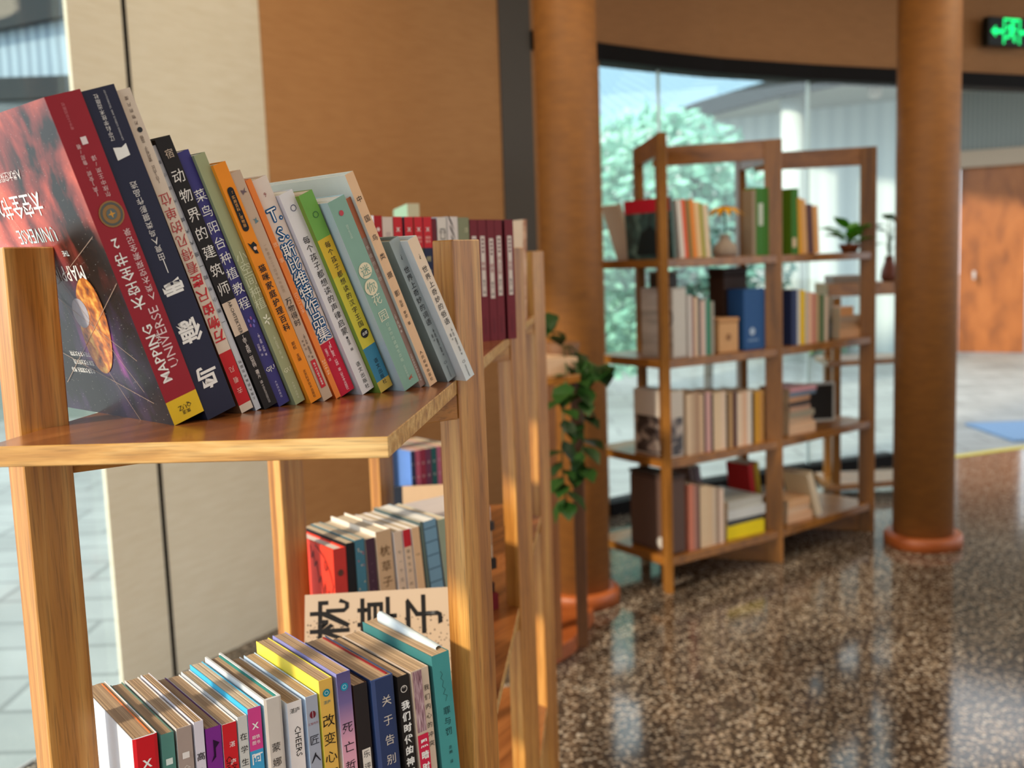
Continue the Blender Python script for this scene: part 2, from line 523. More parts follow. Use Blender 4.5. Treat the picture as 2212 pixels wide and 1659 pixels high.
# floor, ceiling
inner = [(x, y) for x, y in CURVE]
fl = prism('floor', [(-1.7, -2.2), (7.2, -2.2), (7.2, 8.0)] + inner[::-1][1:-1], -0.06, 0.0, TERR); S(fl)
ce = prism('ceiling', [(-1.7, -2.2), (7.2, -2.2), (7.2, 8.0)] + inner[::-1][1:-1], 3.42, 3.5, CEILM); S(ce)
# curved wall
S(wall_strip('wall_left', CURVE[5:7], 0, 3.42, CREAMW, 0.012))
S(wall_strip('wall_cream', [(-1.262, 3.545), CURVE[7]], 0, 3.42, CREAMW))
S(wall_strip('trim_1', [CURVE[6], (-1.262, 3.545)], 0, 3.42, DARKM, 0.06, 0.003))
S(wall_strip('wall_back', CURVE[7:10], 0, 3.42, ORANGE, 0.12, 0.004))
S(wall_strip('trim_2', CURVE[9:11], 0, 3.42, GREYP, 0.12, 0.012))
S(wall_strip('wall_pier', CURVE[10:12], 0, 2.525, FASCIA, 0.1, 0.0))
S(wall_strip('wall_fascia', CURVE[10:], 2.615, 3.42, FASCIA, 0.12, 0.0))
S(wall_strip('trim_3', CURVE[10:], 2.525, 2.615, DARKM, 0.12, 0.03))
S(wall_strip('trim_4', CURVE[11:16], 0.0, 0.075, DARKM, 0.1, 0.02))
S(wall_strip('wall_behind_unseen', [(7.2, -2.2), (0.3, -2.2)], 0, 3.42, ORANGE, 0.1))  # unseen wall added behind the camera to cut fill on the posts
S(wall_strip('wall_left_fascia', CURVE[:6], 2.70, 3.42, FASCIA, 0.12, 0.0))
S(wall_strip('trim_5', CURVE[:6], 2.62, 2.70, DARKM, 0.12, 0.01))
# glass: one pane per bay, thin pale joints between them
g = 0
def pane(n, a, b, z0, z1):
    w = S(wall_strip('window_%d' % n, [a, b], z0, z1, GLASS, 0.012, -0.03))
    return w
pane(1, CURVE[4], CURVE[5], 0.0, 2.63)
S(wall_strip('window_2', CURVE[11:17], 0.075, 2.53, GLASS, 0.012, -0.03))
JOINT = flat((226, 234, 232), 0.5)
for k, i in enumerate((12, 14)):
    x, y = CURVE[i]
    S(box('trim_%d' % (6 + k), x - 0.009, x + 0.009, y + 0.045, y + 0.06, 0.07, 2.53, JOINT))
S(wall_strip('trim_8', CURVE[15:19], 0.0, 0.004, flat((214, 196, 90)), 0.035, 0.03))
# columns with a wooden foot ring
def column(nm, x, y, r, label):
    c = lathe('column', [(r, 0.03), (r, 3.42)], COLUMN, None, 40, (x, y, 0))
    tag(c, label, 'column')
    lathe('foot_ring', [(r + 0.042, 0.0), (r + 0.042, 0.05), (r + 0.034, 0.062), (r, 0.062)], RING, c, 40, (x, y, 0))
    box('seam', x + 0.02, x + 0.10, y - r - 0.0015, y - r + 0.02, 0.5, 0.503, COLUMN, c) if False else None
    return c
column('column', 0.264, 4.22, 0.127, 'round ochre column behind the row of near bookcases, left of the window')
column('column', 2.012, 4.88, 0.142, 'round ochre column standing alone right of the far bookcase')

# ------------------------------------------------------------------ outside
PAVE = paving('courtyard_paving', (146, 148, 146), (174, 176, 174), 0.8)
gr = obj('courtyard_ground', [(-40, -20, -0.07), (45, -20, -0.07), (45, 60, -0.07), (-40, 60, -0.07)], [(0, 1, 2, 3)], PAVE); S(gr)
BOARDW = ribbed('board_marked_concrete', (190, 200, 202), (204, 212, 212), 1.6)
ROOFM = ribbed('pale_metal_roof', (96, 128, 148), (118, 150, 168), 2.2, 'X', 0.6)
SOFF = flat((150, 150, 142), 0.7)
GUTTER = flat((44, 50, 54), 0.7, 0.2)
WHITEW = flat((186, 168, 148), 0.7)
pav = empty('pavilion', (5, 15, -0.07))
tag(pav, 'white pavilion with pale ribbed roof and grey soffit across the courtyard', 'building')
def under(o, p):
    o.parent = p; o.matrix_parent_inverse = p.matrix_world.inverted(); return o
bpy.context.view_layer.update()
wl = [(1.2, 17.65), (3.02, 16.55), (6.40, 14.52)]
under(wall_strip('wall', wl, -0.07, 3.6, BOARDW, 0.3), pav)
under(wall_strip('wall', [(7.26, 14.0 + 0.02), (10.5, 12.1)], -0.07, 3.6, flat((190, 160, 128), 0.7), 0.3), pav)
under(wall_strip('band', [(6.40, 14.52), (7.26, 14.02)], 2.80, 3.6, ribbed('grey_ribs', (110, 118, 116), (150, 156, 152), 6), 0.3), pav)
under(wall_strip('lintel', [(6.40, 14.52), (7.26, 14.02)], 2.57, 2.80, WHITEW, 0.3, 0.04), pav)
dr = under(wall_strip('door', [(6.46, 14.55), (7.2, 14.11)], -0.05, 2.57, wood('door_wood', (126, 70, 26), (156, 90, 36), (170, 102, 46), rot=(0, rad(90), 0), across=5), 0.06, -0.1), pav)
hd = lathe('handle', [(0.02, 0), (0.02, 0.12)], flat((190, 190, 190), 0.3), None, 10, (6.60, 14.36, 1.0)); hd.parent = dr
eave = [(1.4, 20.5), (2.47, 17.57), (3.069, 15.587), (3.723, 13.973), (4.114, 13.412), (4.758, 12.436), (5.962, 11.4), (8.0, 10.0)]
sof = [(x, y, 3.6) for x, y in eave] + [(11.5, 12.5, 3.6), (6.4, 14.9, 3.6), (3.0, 16.9, 3.6), (1.5, 21.0, 3.6)]
under(obj('soffit', sof, [tuple(range(len(sof)))], SOFF), pav)
under(wall_strip('gutter', eave, 3.57, 3.80, GUTTER, 0.14, 0.05), pav)
ridge = [(0.2, 30, 7.0), (4.0, 29, 7.4), (7, 27, 7.6), (9.5, 25, 7.6), (11.5, 23, 7.6), (14, 20, 7.6), (16, 18, 7.6), (18, 16, 7.6)]
rv = [(x, y, 3.74) for x, y in eave] + ridge
under(obj('roof', rv, [(i, i + 1, i + 9, i + 8) for i in range(7)], ROOFM), pav)
pc = lathe('column', [(0.165, -0.07), (0.165, 3.6)], flat((206, 212, 208), 0.5), None, 24, (4.02, 14.30, 0)); under(pc, pav)
smk = lathe('smoke_detector', [(0.03, -0.16), (0.09, -0.12), (0.09, 0)], flat((190, 180, 170), 0.5), None, 12, (4.9, 13.6, 3.6)); under(smk, pav)
# second roof behind the tree, left of the pavilion
r2 = empty('garden_hall', (0, 38, -0.07))
tag(r2, 'pale metal roofed hall far behind the courtyard tree', 'building')
bpy.context.view_layer.update()
under(box('wall', -6.0, 6.0, 36.0, 42.0, -0.07, 5.0, flat((206, 220, 224), 0.7)), r2)
under(obj('roof', [(-7, 35.2, 5.0), (7, 35.2, 5.0), (7, 44, 11.5), (-7, 44, 11.5)], [(0, 1, 2, 3)], ROOFM), r2)
# low building seen through the pane at the far left
lb = empty('side_hall', (-6, 10, -0.07))
tag(lb, 'grey hall with blue ribbed gable seen through the left window pane', 'building')
bpy.context.view_layer.update()
under(box('wall', -11.0, -3.3, 11.0, 16.0, -0.37, 3.0, flat((112, 122, 118), 0.8)), lb)
under(box('fascia', -11.2, -3.0, 10.6, 10.75, 3.0, 3.22, GUTTER), lb)
under(obj('gable', [(-8.0, 10.9, 3.22), (-3.4, 10.9, 3.22), (-3.4, 10.9, 4.05), (-8.0, 10.9, 3.32)], [(0, 1, 2, 3)], ribbed('blue_gable', (120, 140, 156), (158, 178, 192), 3)), lb)
under(obj('barge_board', [(-9.0, 10.75, 3.12), (-3.0, 10.75, 4.07), (-3.0, 10.75, 4.45), (-9.0, 10.75, 3.5), (-9.0, 10.85, 3.12), (-3.0, 10.85, 4.07), (-3.0, 10.85, 4.45), (-9.0, 10.85, 3.5)], BOXF, GUTTER), lb)
under(obj('roof', [(-9.0, 10.7, 3.5), (-3.0, 10.7, 4.45), (-3.0, 17, 4.45), (-9.0, 17, 3.5), ], [(0, 1, 2, 3)], flat((150, 168, 176), 0.5)), lb)

for c_ in lb.children: c_.location.z += 0.3

# hedge strip and courtyard tree
def leaves(name, centre, rx, ry, rz, n, size, mat, parent, seed):
    rnd = random.Random(seed); v = []; f = []
    for k in range(n):
        while True:
            p = Vector((rnd.uniform(-1, 1), rnd.uniform(-1, 1), rnd.uniform(-1, 1)))
            if 0.25 < p.length < 1.0: break
        p = Vector((p.x * rx, p.y * ry, p.z * rz)) + Vector(centre)
        d = Vector((rnd.gauss(0, 1), rnd.gauss(0, 1), rnd.gauss(0, 1))).normalized()
        e = d.orthogonal().normalized(); s = size * rnd.uniform(0.6, 1.3)
        q = len(v)
        v += [p - d * s, p + e * s * 0.42 , p + d * s, p - e * s * 0.42]; f.append((q, q + 1, q + 2, q + 3))
    o = obj(name, v, f, mat, parent); o['kind'] = 'stuff'
    return o
def leafmat(name, a, b):
    m, nt, p = newmat(name)
    tc = nt.nodes.new('ShaderNodeTexCoord'); n = nt.nodes.new('ShaderNodeTexNoise'); n.inputs['Scale'].default_value = 3
    r = ramp(nt, [(0.35, a), (0.65, b)])
    nt.links.new(tc.outputs['Object'], n.inputs['Vector']); nt.links.new(n.outputs['Fac'], r.inputs[0]); nt.links.new(r.outputs[0], p.inputs['Base Color'])
    p.inputs['Roughness'].default_value = 0.6
    p.inputs['Transmission Weight'].default_value = 0.0
    return m
LEAF1 = leafmat('tree_leaf', (120, 182, 158), (166, 214, 192))
LEAF2 = leafmat('tree_leaf_deep', (70, 116, 108), (116, 166, 150))
tr = empty('courtyard_tree', (2.15, 11.0, -0.07))
tag(tr, 'leafy pale green tree in the courtyard behind the window', 'tree')
tube('trunk', [(0, 0, 0), (0.03, 0, 0.9), (-0.04, 0.05, 1.7), (-0.1, 0.05, 2.4)], 0.05, flat((96, 88, 78), 0.8), tr)
tube('branch', [(-0.02, 0.02, 1.3), (-0.5, 0.1, 1.9), (-0.9, 0.1, 2.5)], 0.025, flat((96, 88, 78), 0.8), tr)
tube('branch', [(-0.02, 0.02, 1.4), (0.4, -0.1, 1.8), (0.7, -0.1, 2.1)], 0.025, flat((96, 88, 78), 0.8), tr)
leaves('foliage', (-0.55, 0, 2.1), 1.25, 0.9, 1.05, 4200, 0.085, LEAF1, tr, 3)
leaves('foliage', (0.15, -0.4, 1.6), 0.75, 0.5, 0.65, 1500, 0.07, LEAF2, tr, 4)
leaves('foliage', (-0.95, 0.1, 1.1), 0.65, 0.5, 0.9, 1500, 0.08, LEAF1, tr, 5)
hg = empty('clipped_hedge', (1.6, 16.6, -0.07))
tag(hg, 'low clipped green hedge at the far edge of the courtyard', 'hedge')
leaves('foliage', (0, 0, 0.3), 1.6, 0.4, 0.4, 1500, 0.09, leafmat('hedge_leaf', (70, 130, 84), (120, 176, 120)), hg, 6)
hg2 = empty('clipped_hedge', (4.4, 15.2, -0.07))
tag(hg2, 'small green shrub against the foot of the white pavilion wall', 'shrub')
leaves('foliage', (0, 0, 0.3), 0.9, 0.3, 0.45, 900, 0.08, leafmat('shrub_leaf', (80, 128, 92), (130, 170, 130)), hg2, 8)
mat_ = box('entrance_mat', 3.9, 5.6, 7.75, 8.6, -0.07, -0.05, flat((120, 150, 184), 0.8)); tag(mat_, 'blue-grey entrance mat on the pale paving right of the column', 'mat')

# exit sign on the fascia: a figure running through a doorway, an arrow on each side
EMG = bpy.data.materials.new('exit_green'); EMG.use_nodes = True
pe = EMG.node_tree.nodes['Principled BSDF']; pe.inputs['Base Color'].default_value = (0.0, 0.5, 0.12, 1)
pe.inputs['Emission Color'].default_value = (0.0, 1.0, 0.22, 1); pe.inputs['Emission Strength'].default_value = 1.1
es = empty('exit_sign', (3.41, 6.99, 2.78), rad(21)); tag(es, 'black emergency exit sign with glowing green running figure on ochre fascia', 'sign')
box('housing', -0.20, 0.20, -0.03, 0.03, 0.0, 0.185, flat((20, 24, 22), 0.4), es, 0.004)
SB = Matrix.Rotation(rad(90), 4, 'X')
man = [(-0.10, 0.42), (0.02, 0.46), (0.14, 0.36), (0.16, 0.22), (0.30, 0.16), (0.28, 0.08), (0.10, 0.12), (0.07, 0.02), (0.18, -0.10), (0.20, -0.44),
       (0.10, -0.46), (0.07, -0.14), (-0.04, -0.06), (-0.10, -0.26), (-0.34, -0.30), (-0.36, -0.20), (-0.18, -0.16), (-0.12, 0.06), (-0.06, 0.26), (-0.18, 0.24), (-0.24, 0.10), (-0.32, 0.14), (-0.24, 0.32)]
decal('running_figure', es, man, (0.0, -0.032, 0.083), 0.17, 0.13, EMG, SB)
decal('figure_head', es, 'disc', (0.018, -0.032, 0.158), 0.032, 0.032, EMG, SB)
for s in (-1, 1):
    decal('arrow', es, [(-0.5 * s, 0.14), (0.08 * s, 0.14), (0.08 * s, 0.42), (0.5 * s, 0.0), (0.08 * s, -0.42), (0.08 * s, -0.14), (-0.5 * s, -0.14)][::s], (0.13 * s, -0.032, 0.09), 0.10, 0.09, EMG, SB)
decal('doorway', es, [(-0.5, -0.5), (-0.42, -0.5), (-0.42, 0.42), (0.42, 0.42), (0.42, -0.5), (0.5, -0.5), (0.5, 0.5), (-0.5, 0.5)], (0.0, -0.0325, 0.093), 0.15, 0.165, EMG, SB)

# ================================================================== NEAR BOOKCASE
Z1, Z2, Z3, ZT = 1.3222, 0.8172, 0.3122, 1.479
A0 = Vector((-0.4235, 0.857)); B0 = Vector((-0.0603, 1.1308)); V = Vector((0.0603, 0.6771))
nb = empty('bookcase', (-0.17, 1.6, 0))
tag(nb, 'oak open bookcase with slanted square posts in the near foreground', 'bookcase')
bpy.context.view_layer.update()
PR = Vector((math.sin(rad(43)), math.cos(rad(43)))); PL = Vector((-PR.y, PR.x))
def near_post(c, wr=0.043, wl=0.034):
    pts = [c, c + PR * wr, c + PR * wr + PL * wl, c + PL * wl]
    return under(prism('post', [(p.x, p.y) for p in pts], 0.0, ZT, oak_post, None, 0.0012), nb)
near = [A0 + V * k for k in range(3)] + [B0 + V * k for k in range(3)]
for c in near: near_post(c)
Q, P_ = Vector((-0.416, 0.781)), Vector((-0.096, 0.762))
RD = Vector((0.0905, 1.0)).normalized()
for z in (Z1, Z2, Z3):
    poly = [Q, P_, P_ + RD * 1.86, Q + RD * 1.86]
    under(prism('shelf_board', [(p.x, p.y) for p in poly], z - 0.0165, z, [oak_edge, oak_board_dim], nb and None, 0.0008, 0, 1), nb)
    for k in range(3):
        a = A0 + V * k + PR * 0.043 + PL * 0.012; b = B0 + V * k + PL * 0.010
        under(bar('rail', (a.x, a.y), (b.x, b.y), 0.018, z - 0.0445, z - 0.0166, oak_row, None, 0.0008), nb)
        if k < 2:
            a = B0 + V * k + PL * 0.034 + PR * 0.02; b = A0 + V * (k + 1) + PR * 0.02
            under(bar('rail', (a.x, a.y), (b.x, b.y), 0.018, z - 0.0445, z - 0.0166, oak_row, None, 0.0008), nb)

# ------------------------------------------------------------------ leaning row on the top board
O1 = (-0.176, 0.997, Z1); AZ1 = 44
G1 = 'books leaning on the top board of the near bookcase'
def r1(t, off): return rowpos(O1, AZ1, t, off)
SP = Matrix.Rotation(rad(90), 4, 'X')
def nebula():
    m, nt, p = newmat('nebula_print')
    L = nt.links.new
    tc = nt.nodes.new('ShaderNodeTexCoord')
    mp = nt.nodes.new('ShaderNodeMapping'); mp.inputs['Scale'].default_value = (1, 15, 10); L(tc.outputs['Object'], mp.inputs[0])
    n = nt.nodes.new('ShaderNodeTexNoise'); n.inputs['Scale'].default_value = 1; n.inputs['Detail'].default_value = 7; n.inputs['Distortion'].default_value = 0.35
    L(mp.outputs[0], n.inputs['Vector'])
    sx = nt.nodes.new('ShaderNodeSeparateXYZ'); L(tc.outputs['Object'], sx.inputs[0])
    hot = ramp(nt, [(0.40, (16, 18, 20)), (0.48, (150, 60, 52)), (0.60, (235, 104, 78)), (0.72, (250, 150, 110))])
    cold = ramp(nt, [(0.48, (12, 12, 15)), (0.62, (54, 38, 72)), (0.72, (150, 70, 150))])
    L(n.outputs['Fac'], hot.inputs[0]); L(n.outputs['Fac'], cold.inputs[0])
    mr = nt.nodes.new('ShaderNodeMapRange'); mr.inputs[1].default_value = 0.12; mr.inputs[2].default_value = 0.20; L(sx.outputs[2], mr.inputs[0])
    mx = nt.nodes.new('ShaderNodeMix'); mx.data_type = 'RGBA'; L(mr.outputs[0], mx.inputs[0]); L(cold.outputs[0], mx.inputs[6]); L(hot.outputs[0], mx.inputs[7])
    st = nt.nodes.new('ShaderNodeTexVoronoi'); st.inputs['Scale'].default_value = 260; L(tc.outputs['Object'], st.inputs['Vector'])
    sr = ramp(nt, [(0.06, (255, 250, 240)), (0.12, (0, 0, 0))]); L(st.outputs['Distance'], sr.inputs[0])
    ad = nt.nodes.new('ShaderNodeMix'); ad.data_type = 'RGBA'; ad.blend_type = 'ADD'; ad.inputs[0].default_value = 0.35
    L(mx.outputs[2], ad.inputs[6]); L(sr.outputs[0], ad.inputs[7]); L(ad.outputs[2], p.inputs['Base Color'])
    p.inputs['Roughness'].default_value = 0.3
    return m

RED1 = (150, 34, 46)
bk = book('picture_book', 'thick dark red picture book with space nebula cover leaning on left post', r1(-0.1794, 0.0129), AZ1, 0.0300, 0.281, 0.235, RED1,
          left=nebula(), right=(40, 20, 30), lean=17.9, hard=True, pages=PG_WHITE, group=G1, flip=True, bands=[(0.925, 1.0, (226, 190, 40))], texts=[
    ('MAPPING', 0.115, 0.335, 0.70, WHITE, dict(mode='r', size=0.0125, bold=0.012)), ('UNIVERSE', 0.13, 0.40, 0.33, (226, 200, 200), dict(mode='r', size=0.0125)),
    ('THE', 0.24, 0.29, 0.50, WHITE, dict(mode='r', size=0.0055)), ('太空全书2', 0.365, 0.585, 0.66, WHITE, dict(bold=0.01)),
    ('人类太空探索全记录', 0.38, 0.60, 0.22, (230, 205, 205)), ('[英]安妮·鲁尼/著', 0.71, 0.86, 0.62, (222, 190, 190)), ('尔欣中王岚/译', 0.70, 0.82, 0.34, (222, 190, 190)),
    ('电子工业出版社', 0.90, 0.975, 0.60, (205, 120, 126), dict(size=0.003)), ('QUZ', 0.035, 0.05, 0.5, INK, dict(mode='h', size=0.006)), ('策湛', 0.02, 0.03, 0.5, INK, dict(mode='h', size=0.004))])
decal('emblem', bk, 'disc', (0.0165, -0.0005, 0.281 * 0.652), 0.0215, 0.0215, (150, 112, 66))
decal('emblem_ring', bk, 'ring', (0.0165, -0.0007, 0.281 * 0.652), 0.019, 0.019, (88, 90, 84))
decal('emblem_core', bk, 'disc', (0.0165, -0.0008, 0.281 * 0.652), 0.009, 0.009, (96, 106, 104))
decal('emblem_star', bk, [(0, .5), (.12, .12), (.5, 0), (.12, -.12), (0, -.5), (-.12, -.12), (-.5, 0), (-.12, .12)], (0.0165, -0.0009, 0.281 * 0.652), 0.007, 0.007, (206, 150, 60))
decal('publisher_mark', bk, 'rect', (0.0175, -0.0005, 0.281 * 0.865), 0.005, 0.006, (230, 214, 214))
# the cover faces local -X: text plane normal to -X
CV = Matrix(((0, 0, -1, 0), (-1, 0, 0, 0), (0, 1, 0, 0), (0, 0, 0, 1)))
def oncover(y, z, dx=0.0005): return (-dx, y, z)
letter(bk, 'UNIVERSE', oncover(0.120, 0.176), 0.019, (196, 226, 226), 'h', 180, base=CV)
letter(bk, 'MAPPING', oncover(0.095, 0.140), 0.020, WHITE, 'h', 180, base=CV)
letter(bk, 'THE', oncover(0.075, 0.158), 0.007, (220, 232, 232), 'h', 180, base=CV)
letter(bk, '太空全书2', oncover(0.130, 0.203), 0.022, WHITE, 'h', 180, 0.01, base=CV)
letter(bk, '人类太空探索全记录', oncover(0.140, 0.230), 0.009, (232, 220, 214), 'h', 180, base=CV)
for k, s in enumerate(('中国科学院大学天文学院', '国家天文台研究员', '北京天文馆馆长 推荐')):
    letter(bk, s, oncover(0.125 + 0.008 * k, 0.062 - 0.0085 * k), 0.0055, WHITE, 'h', 180, base=CV)
def planet():
    m, nt, p = newmat('planet_print')
    tc = nt.nodes.new('ShaderNodeTexCoord'); n = nt.nodes.new('ShaderNodeTexNoise'); n.inputs['Scale'].default_value = 90; n.inputs['Detail'].default_value = 5
    r = ramp(nt, [(0.3, (96, 54, 46)), (0.5, (196, 112, 40)), (0.68, (238, 190, 90))])
    nt.links.new(tc.outputs['Object'], n.inputs['Vector']); nt.links.new(n.outputs['Fac'], r.inputs[0]); nt.links.new(r.outputs[0], p.inputs['Base Color']); p.inputs['Roughness'].default_value = 0.3
    return m
decal('planet', bk, 'disc', oncover(0.078, 0.090, 0.0006), 0.100, 0.052, planet(), CV, 32, 62)
decal('moon_glow', bk, 'disc', oncover(0.094, 0.103, 0.0008), 0.034, 0.026, two_tone('moon_print', (120, 118, 132), (206, 204, 212), noise=True, scale=(40, 40, 40)), CV, 24, 30)
for (y0, z0, y1, z1) in ((0.02, 0.06, 0.21, 0.16), (0.03, 0.03, 0.16, 0.20), (0.0, 0.13, 0.19, 0.03), (0.06, 0.0, 0.13, 0.13), (0.01, 0.17, 0.12, 0.13), (0.02, 0.02, 0.2, 0.07)):
    d = Vector((y1 - y0, z1 - z0)).normalized() * 0.00022; q = Vector((-d.y, d.x))
    obj('orbit_line', [(-0.0010, y0 - q.x, z0 - q.y), (-0.0010, y1 - q.x, z1 - q.y), (-0.0010, y1 + q.x, z1 + q.y), (-0.0010, y0 + q.x, z0 + q.y)], [(3, 2, 1, 0)], flat((176, 150, 132)), bk)

bk = book('picture_book', 'navy blue picture book with white brush calligraphy beside the dark red space book', r1(-0.1461, 0.0100), AZ1, 0.0300, 0.289, 0.225, (38, 40, 62),
          lean=18.2, hard=True, pages=PG_WHITE, group=G1, flip=True, texts=[
    ('鸟德雪', 0.09, 0.46, 0.52, WHITE, dict(bold=0.025, size=0.0215)), ('田竟人鸟类摄影作品选', 0.50, 0.735, 0.52, (224, 220, 216)),
    ('—', 0.47, 0.49, 0.5, WHITE, dict(mode='r', size=0.012)), ('辽宁科学技术出版社', 0.855, 0.985, 0.62, (226, 222, 218), dict(size=0.0042)),
    ('LIAONING SCIENCE AND TECHNOLOGY', 0.86, 0.98, 0.34, (200, 198, 200), dict(mode='r', size=0.0022))])
decal('publisher_mark', bk, [(-.5, -.5), (.5, -.35), (.5, .5), (.1, .3), (-.5, .42)], (0.0150, -0.0005, 0.289 * 0.82), 0.012, 0.0115, WHITE)
bk = book('paperback', 'cream paperback with red title and red foot label next to navy picture book', r1(-0.1060, 0.0000), AZ1, 0.0130, 0.296, 0.215, (222, 206, 188), left=(150, 110, 80),
          lean=18.9, pages=PG_WHITE, group=G1, flip=True, bands=[(0.80, 0.975, (196, 30, 36))], texts=[
    ('万物的尺度', 0.235, 0.45, 0.5, (200, 36, 44), dict(bold=0.02)), ('看得见的单位', 0.455, 0.70, 0.5, (184, 60, 60)), ('去看见', 0.06, 0.15, 0.5, (236, 190, 180), dict(size=0.006)),
    ('[日]托比 望月有子 监修', 0.73, 0.87, 0.5, (96, 78, 66), dict(size=0.0034)), ('万物的尺度', 0.9, 0.98, 0.5, (90, 70, 60), dict(size=0.0034))])
decal('globe_mark', bk, 'disc', (0.0075, -0.0005, 0.296 * 0.885), 0.0045, 0.0045, (40, 44, 50))
bk = book('paperback', 'thin white and pale blue paperback squeezed between cream and black books', r1(-0.0885, -0.004), AZ1, 0.0060, 0.252, 0.19, (206, 214, 224), left=(170, 196, 228),
          lean=19.8, pages=PG_WHITE, group=G1, flip=True, texts=[('一册小书知一座大大城', 0.35, 0.75, 0.5, (50, 60, 80), dict(size=0.0042)), ('上海人民美术出版社', 0.04, 0.2, 0.5, (60, 60, 60), dict(size=0.0032)),
    ('大城小事', 0.80, 0.95, 0.5, (90, 96, 110), dict(size=0.0036))])
bk = book('hardback', 'black hardback with white vertical title and beige label in the leaning row', r1(-0.0804, -0.0018), AZ1, 0.0150, 0.259, 0.20, (30, 24, 22), left=(18, 18, 18),
          lean=20.3, hard=True, pages=PG_CREAM, group=G1, bands=[(0.585, 0.71, (214, 194, 172))], texts=[
    ('动物界的建筑师', 0.11, 0.56, 0.52, (232, 228, 222), dict(size=0.0128)), ('宿', 0.035, 0.075, 0.52, (200, 180, 160), dict(size=0.0085)), ('ARCHITEKTIER', 0.595, 0.70, 0.5, INK, dict(mode='r', size=0.0048)),
    ('[德]英格·阿恩特 著', 0.735, 0.85, 0.5, (216, 210, 204), dict(size=0.0045)), ('汤小丹 译', 0.86, 0.90, 0.5, (216, 210, 204), dict(size=0.0035)), ('中国友谊出版公司', 0.91, 0.985, 0.5, (190, 186, 182), dict(size=0.0026))])
bk = book('paperback', 'indigo blue paperback gardening guide with white vertical title', r1(-0.0618, -0.0060), AZ1, 0.0128, 0.249, 0.18, (62, 58, 124), lean=20.6, pages=PG_WHITE, group=G1, texts=[
    ('菜鸟阳台种植教程', 0.14, 0.60, 0.52, WHITE, dict(size=0.0118)), ('[德]英格·沙伊林 著', 0.71, 0.79, 0.62, (220, 214, 236), dict(size=0.0026)), ('刘静静 译', 0.74, 0.79, 0.3, (220, 214, 236), dict(size=0.0026)),
    ('G|U', 0.83, 0.87, 0.5, WHITE, dict(mode='h', size=0.0062, bold=0.01)), ('大自然出版社', 0.90, 0.97, 0.5, (200, 196, 226), dict(size=0.0026))])
for k in range(5):
    decal('flower_mark', bk, 'disc', (0.0064 + 0.0028 * math.cos(k * 1.26), -0.0005, 0.249 * 0.345 + 0.004 * math.sin(k * 1.26)), 0.0022, 0.0036, (150, 90, 150) if k % 2 else (110, 110, 196))
bk = book('paperback', 'sage green paperback with faint white title beside the indigo gardening guide', r1(-0.0456, -0.0021), AZ1, 0.0116, 0.248, 0.18, (158, 164, 124), left=(150, 160, 126), lean=21.1, pages=PG_WHITE, group=G1, texts=[
    ('小空间种植', 0.37, 0.60, 0.5, (206, 212, 178), dict(size=0.0118)), ('[德]约阿希姆·迈尔 著', 0.72, 0.80, 0.5, (206, 210, 178), dict(size=0.0025)), ('GU', 0.845, 0.87, 0.5, (222, 226, 196), dict(mode='h', size=0.0062)),
    ('大自然出版社', 0.91, 0.98, 0.5, (206, 210, 178), dict(size=0.0026))])
for k in range(5):
    decal('leaf_mark', bk, 'disc', (0.0058 + 0.0022 * math.cos(k * 1.2), -0.0005, 0.248 * 0.355 + 0.0035 * math.sin(k * 1.2)), 0.0016, 0.0042, (232, 236, 214), None, 10, k * 70 - 90)
bk = book('paperback', 'bright orange paperback with black cat drawing and black title', r1(-0.0309, 0.0021), AZ1, 0.0134, 0.240, 0.175, (238, 142, 24), left=(236, 150, 40), lean=21.6, pages=PG_CREAM, group=G1, texts=[
    ('猫咪家庭护理百科', 0.405, 0.685, 0.5, INK, dict(bold=0.012, size=0.0078)), ('郭权 主编', 0.735, 0.82, 0.5, (70, 40, 10), dict(size=0.0042)), ('北京科学技术出版社', 0.86, 0.985, 0.5, (70, 36, 8), dict(size=0.0033))])
decal('oval_label', bk, 'stadium', (0.0067, -0.0005, 0.240 * 0.82), 0.0068, 0.042, INK)
letter(bk, '「实用百科」宠物版', (0.0067, -0.0007, 0.240 * 0.82), 0.0036, (236, 170, 90), 'v')
decal('cat_mark', bk, [(-.5, .5), (-.2, .3), (.2, .42), (.45, .1), (.2, -.05), (.3, -.5), (-.1, -.4), (-.3, 0)], (0.0067, -0.0005, 0.240 * 0.665), 0.009, 0.013, INK)
decal('cat_face', bk, 'disc', (0.0075, -0.0007, 0.240 * 0.662), 0.0034, 0.0036, (230, 190, 170))
bk = book('paperback', 'tan paperback with small bird drawings and red stamp near its foot', r1(-0.0147, 0.0008), AZ1, 0.0112, 0.234, 0.17, (196, 170, 146), left=(226, 212, 196), lean=21.9, pages=PG_CREAM, group=G1, texts=[
    ('万物得时', 0.535, 0.66, 0.52, (38, 30, 26), dict(size=0.0074)), ('[英]杰米·斯图尔特 著', 0.70, 0.81, 0.62, (92, 72, 60), dict(size=0.0026)), ('常思远 译', 0.72, 0.80, 0.3, (92, 72, 60), dict(size=0.0026)),
    ('一年里的二十四节气与自然', 0.30, 0.51, 0.45, (170, 146, 122), dict(size=0.0034))], bands=None)
decal('red_stamp', bk, 'rect', (0.0056, -0.0005, 0.234 * 0.12), 0.0058, 0.030, (196, 34, 44))
letter(bk, '每个时光都不会重来', (0.0056, -0.0007, 0.234 * 0.12), 0.0026, WHITE, 'v')
decal('bird_mark', bk, [(-.5, .3), (0, .1), (.4, .5), (.2, 0), (.5, -.3), (0, -.2), (-.3, -.5)], (0.006, -0.0005, 0.234 * 0.92), 0.0062, 0.0062, (110, 90, 96))
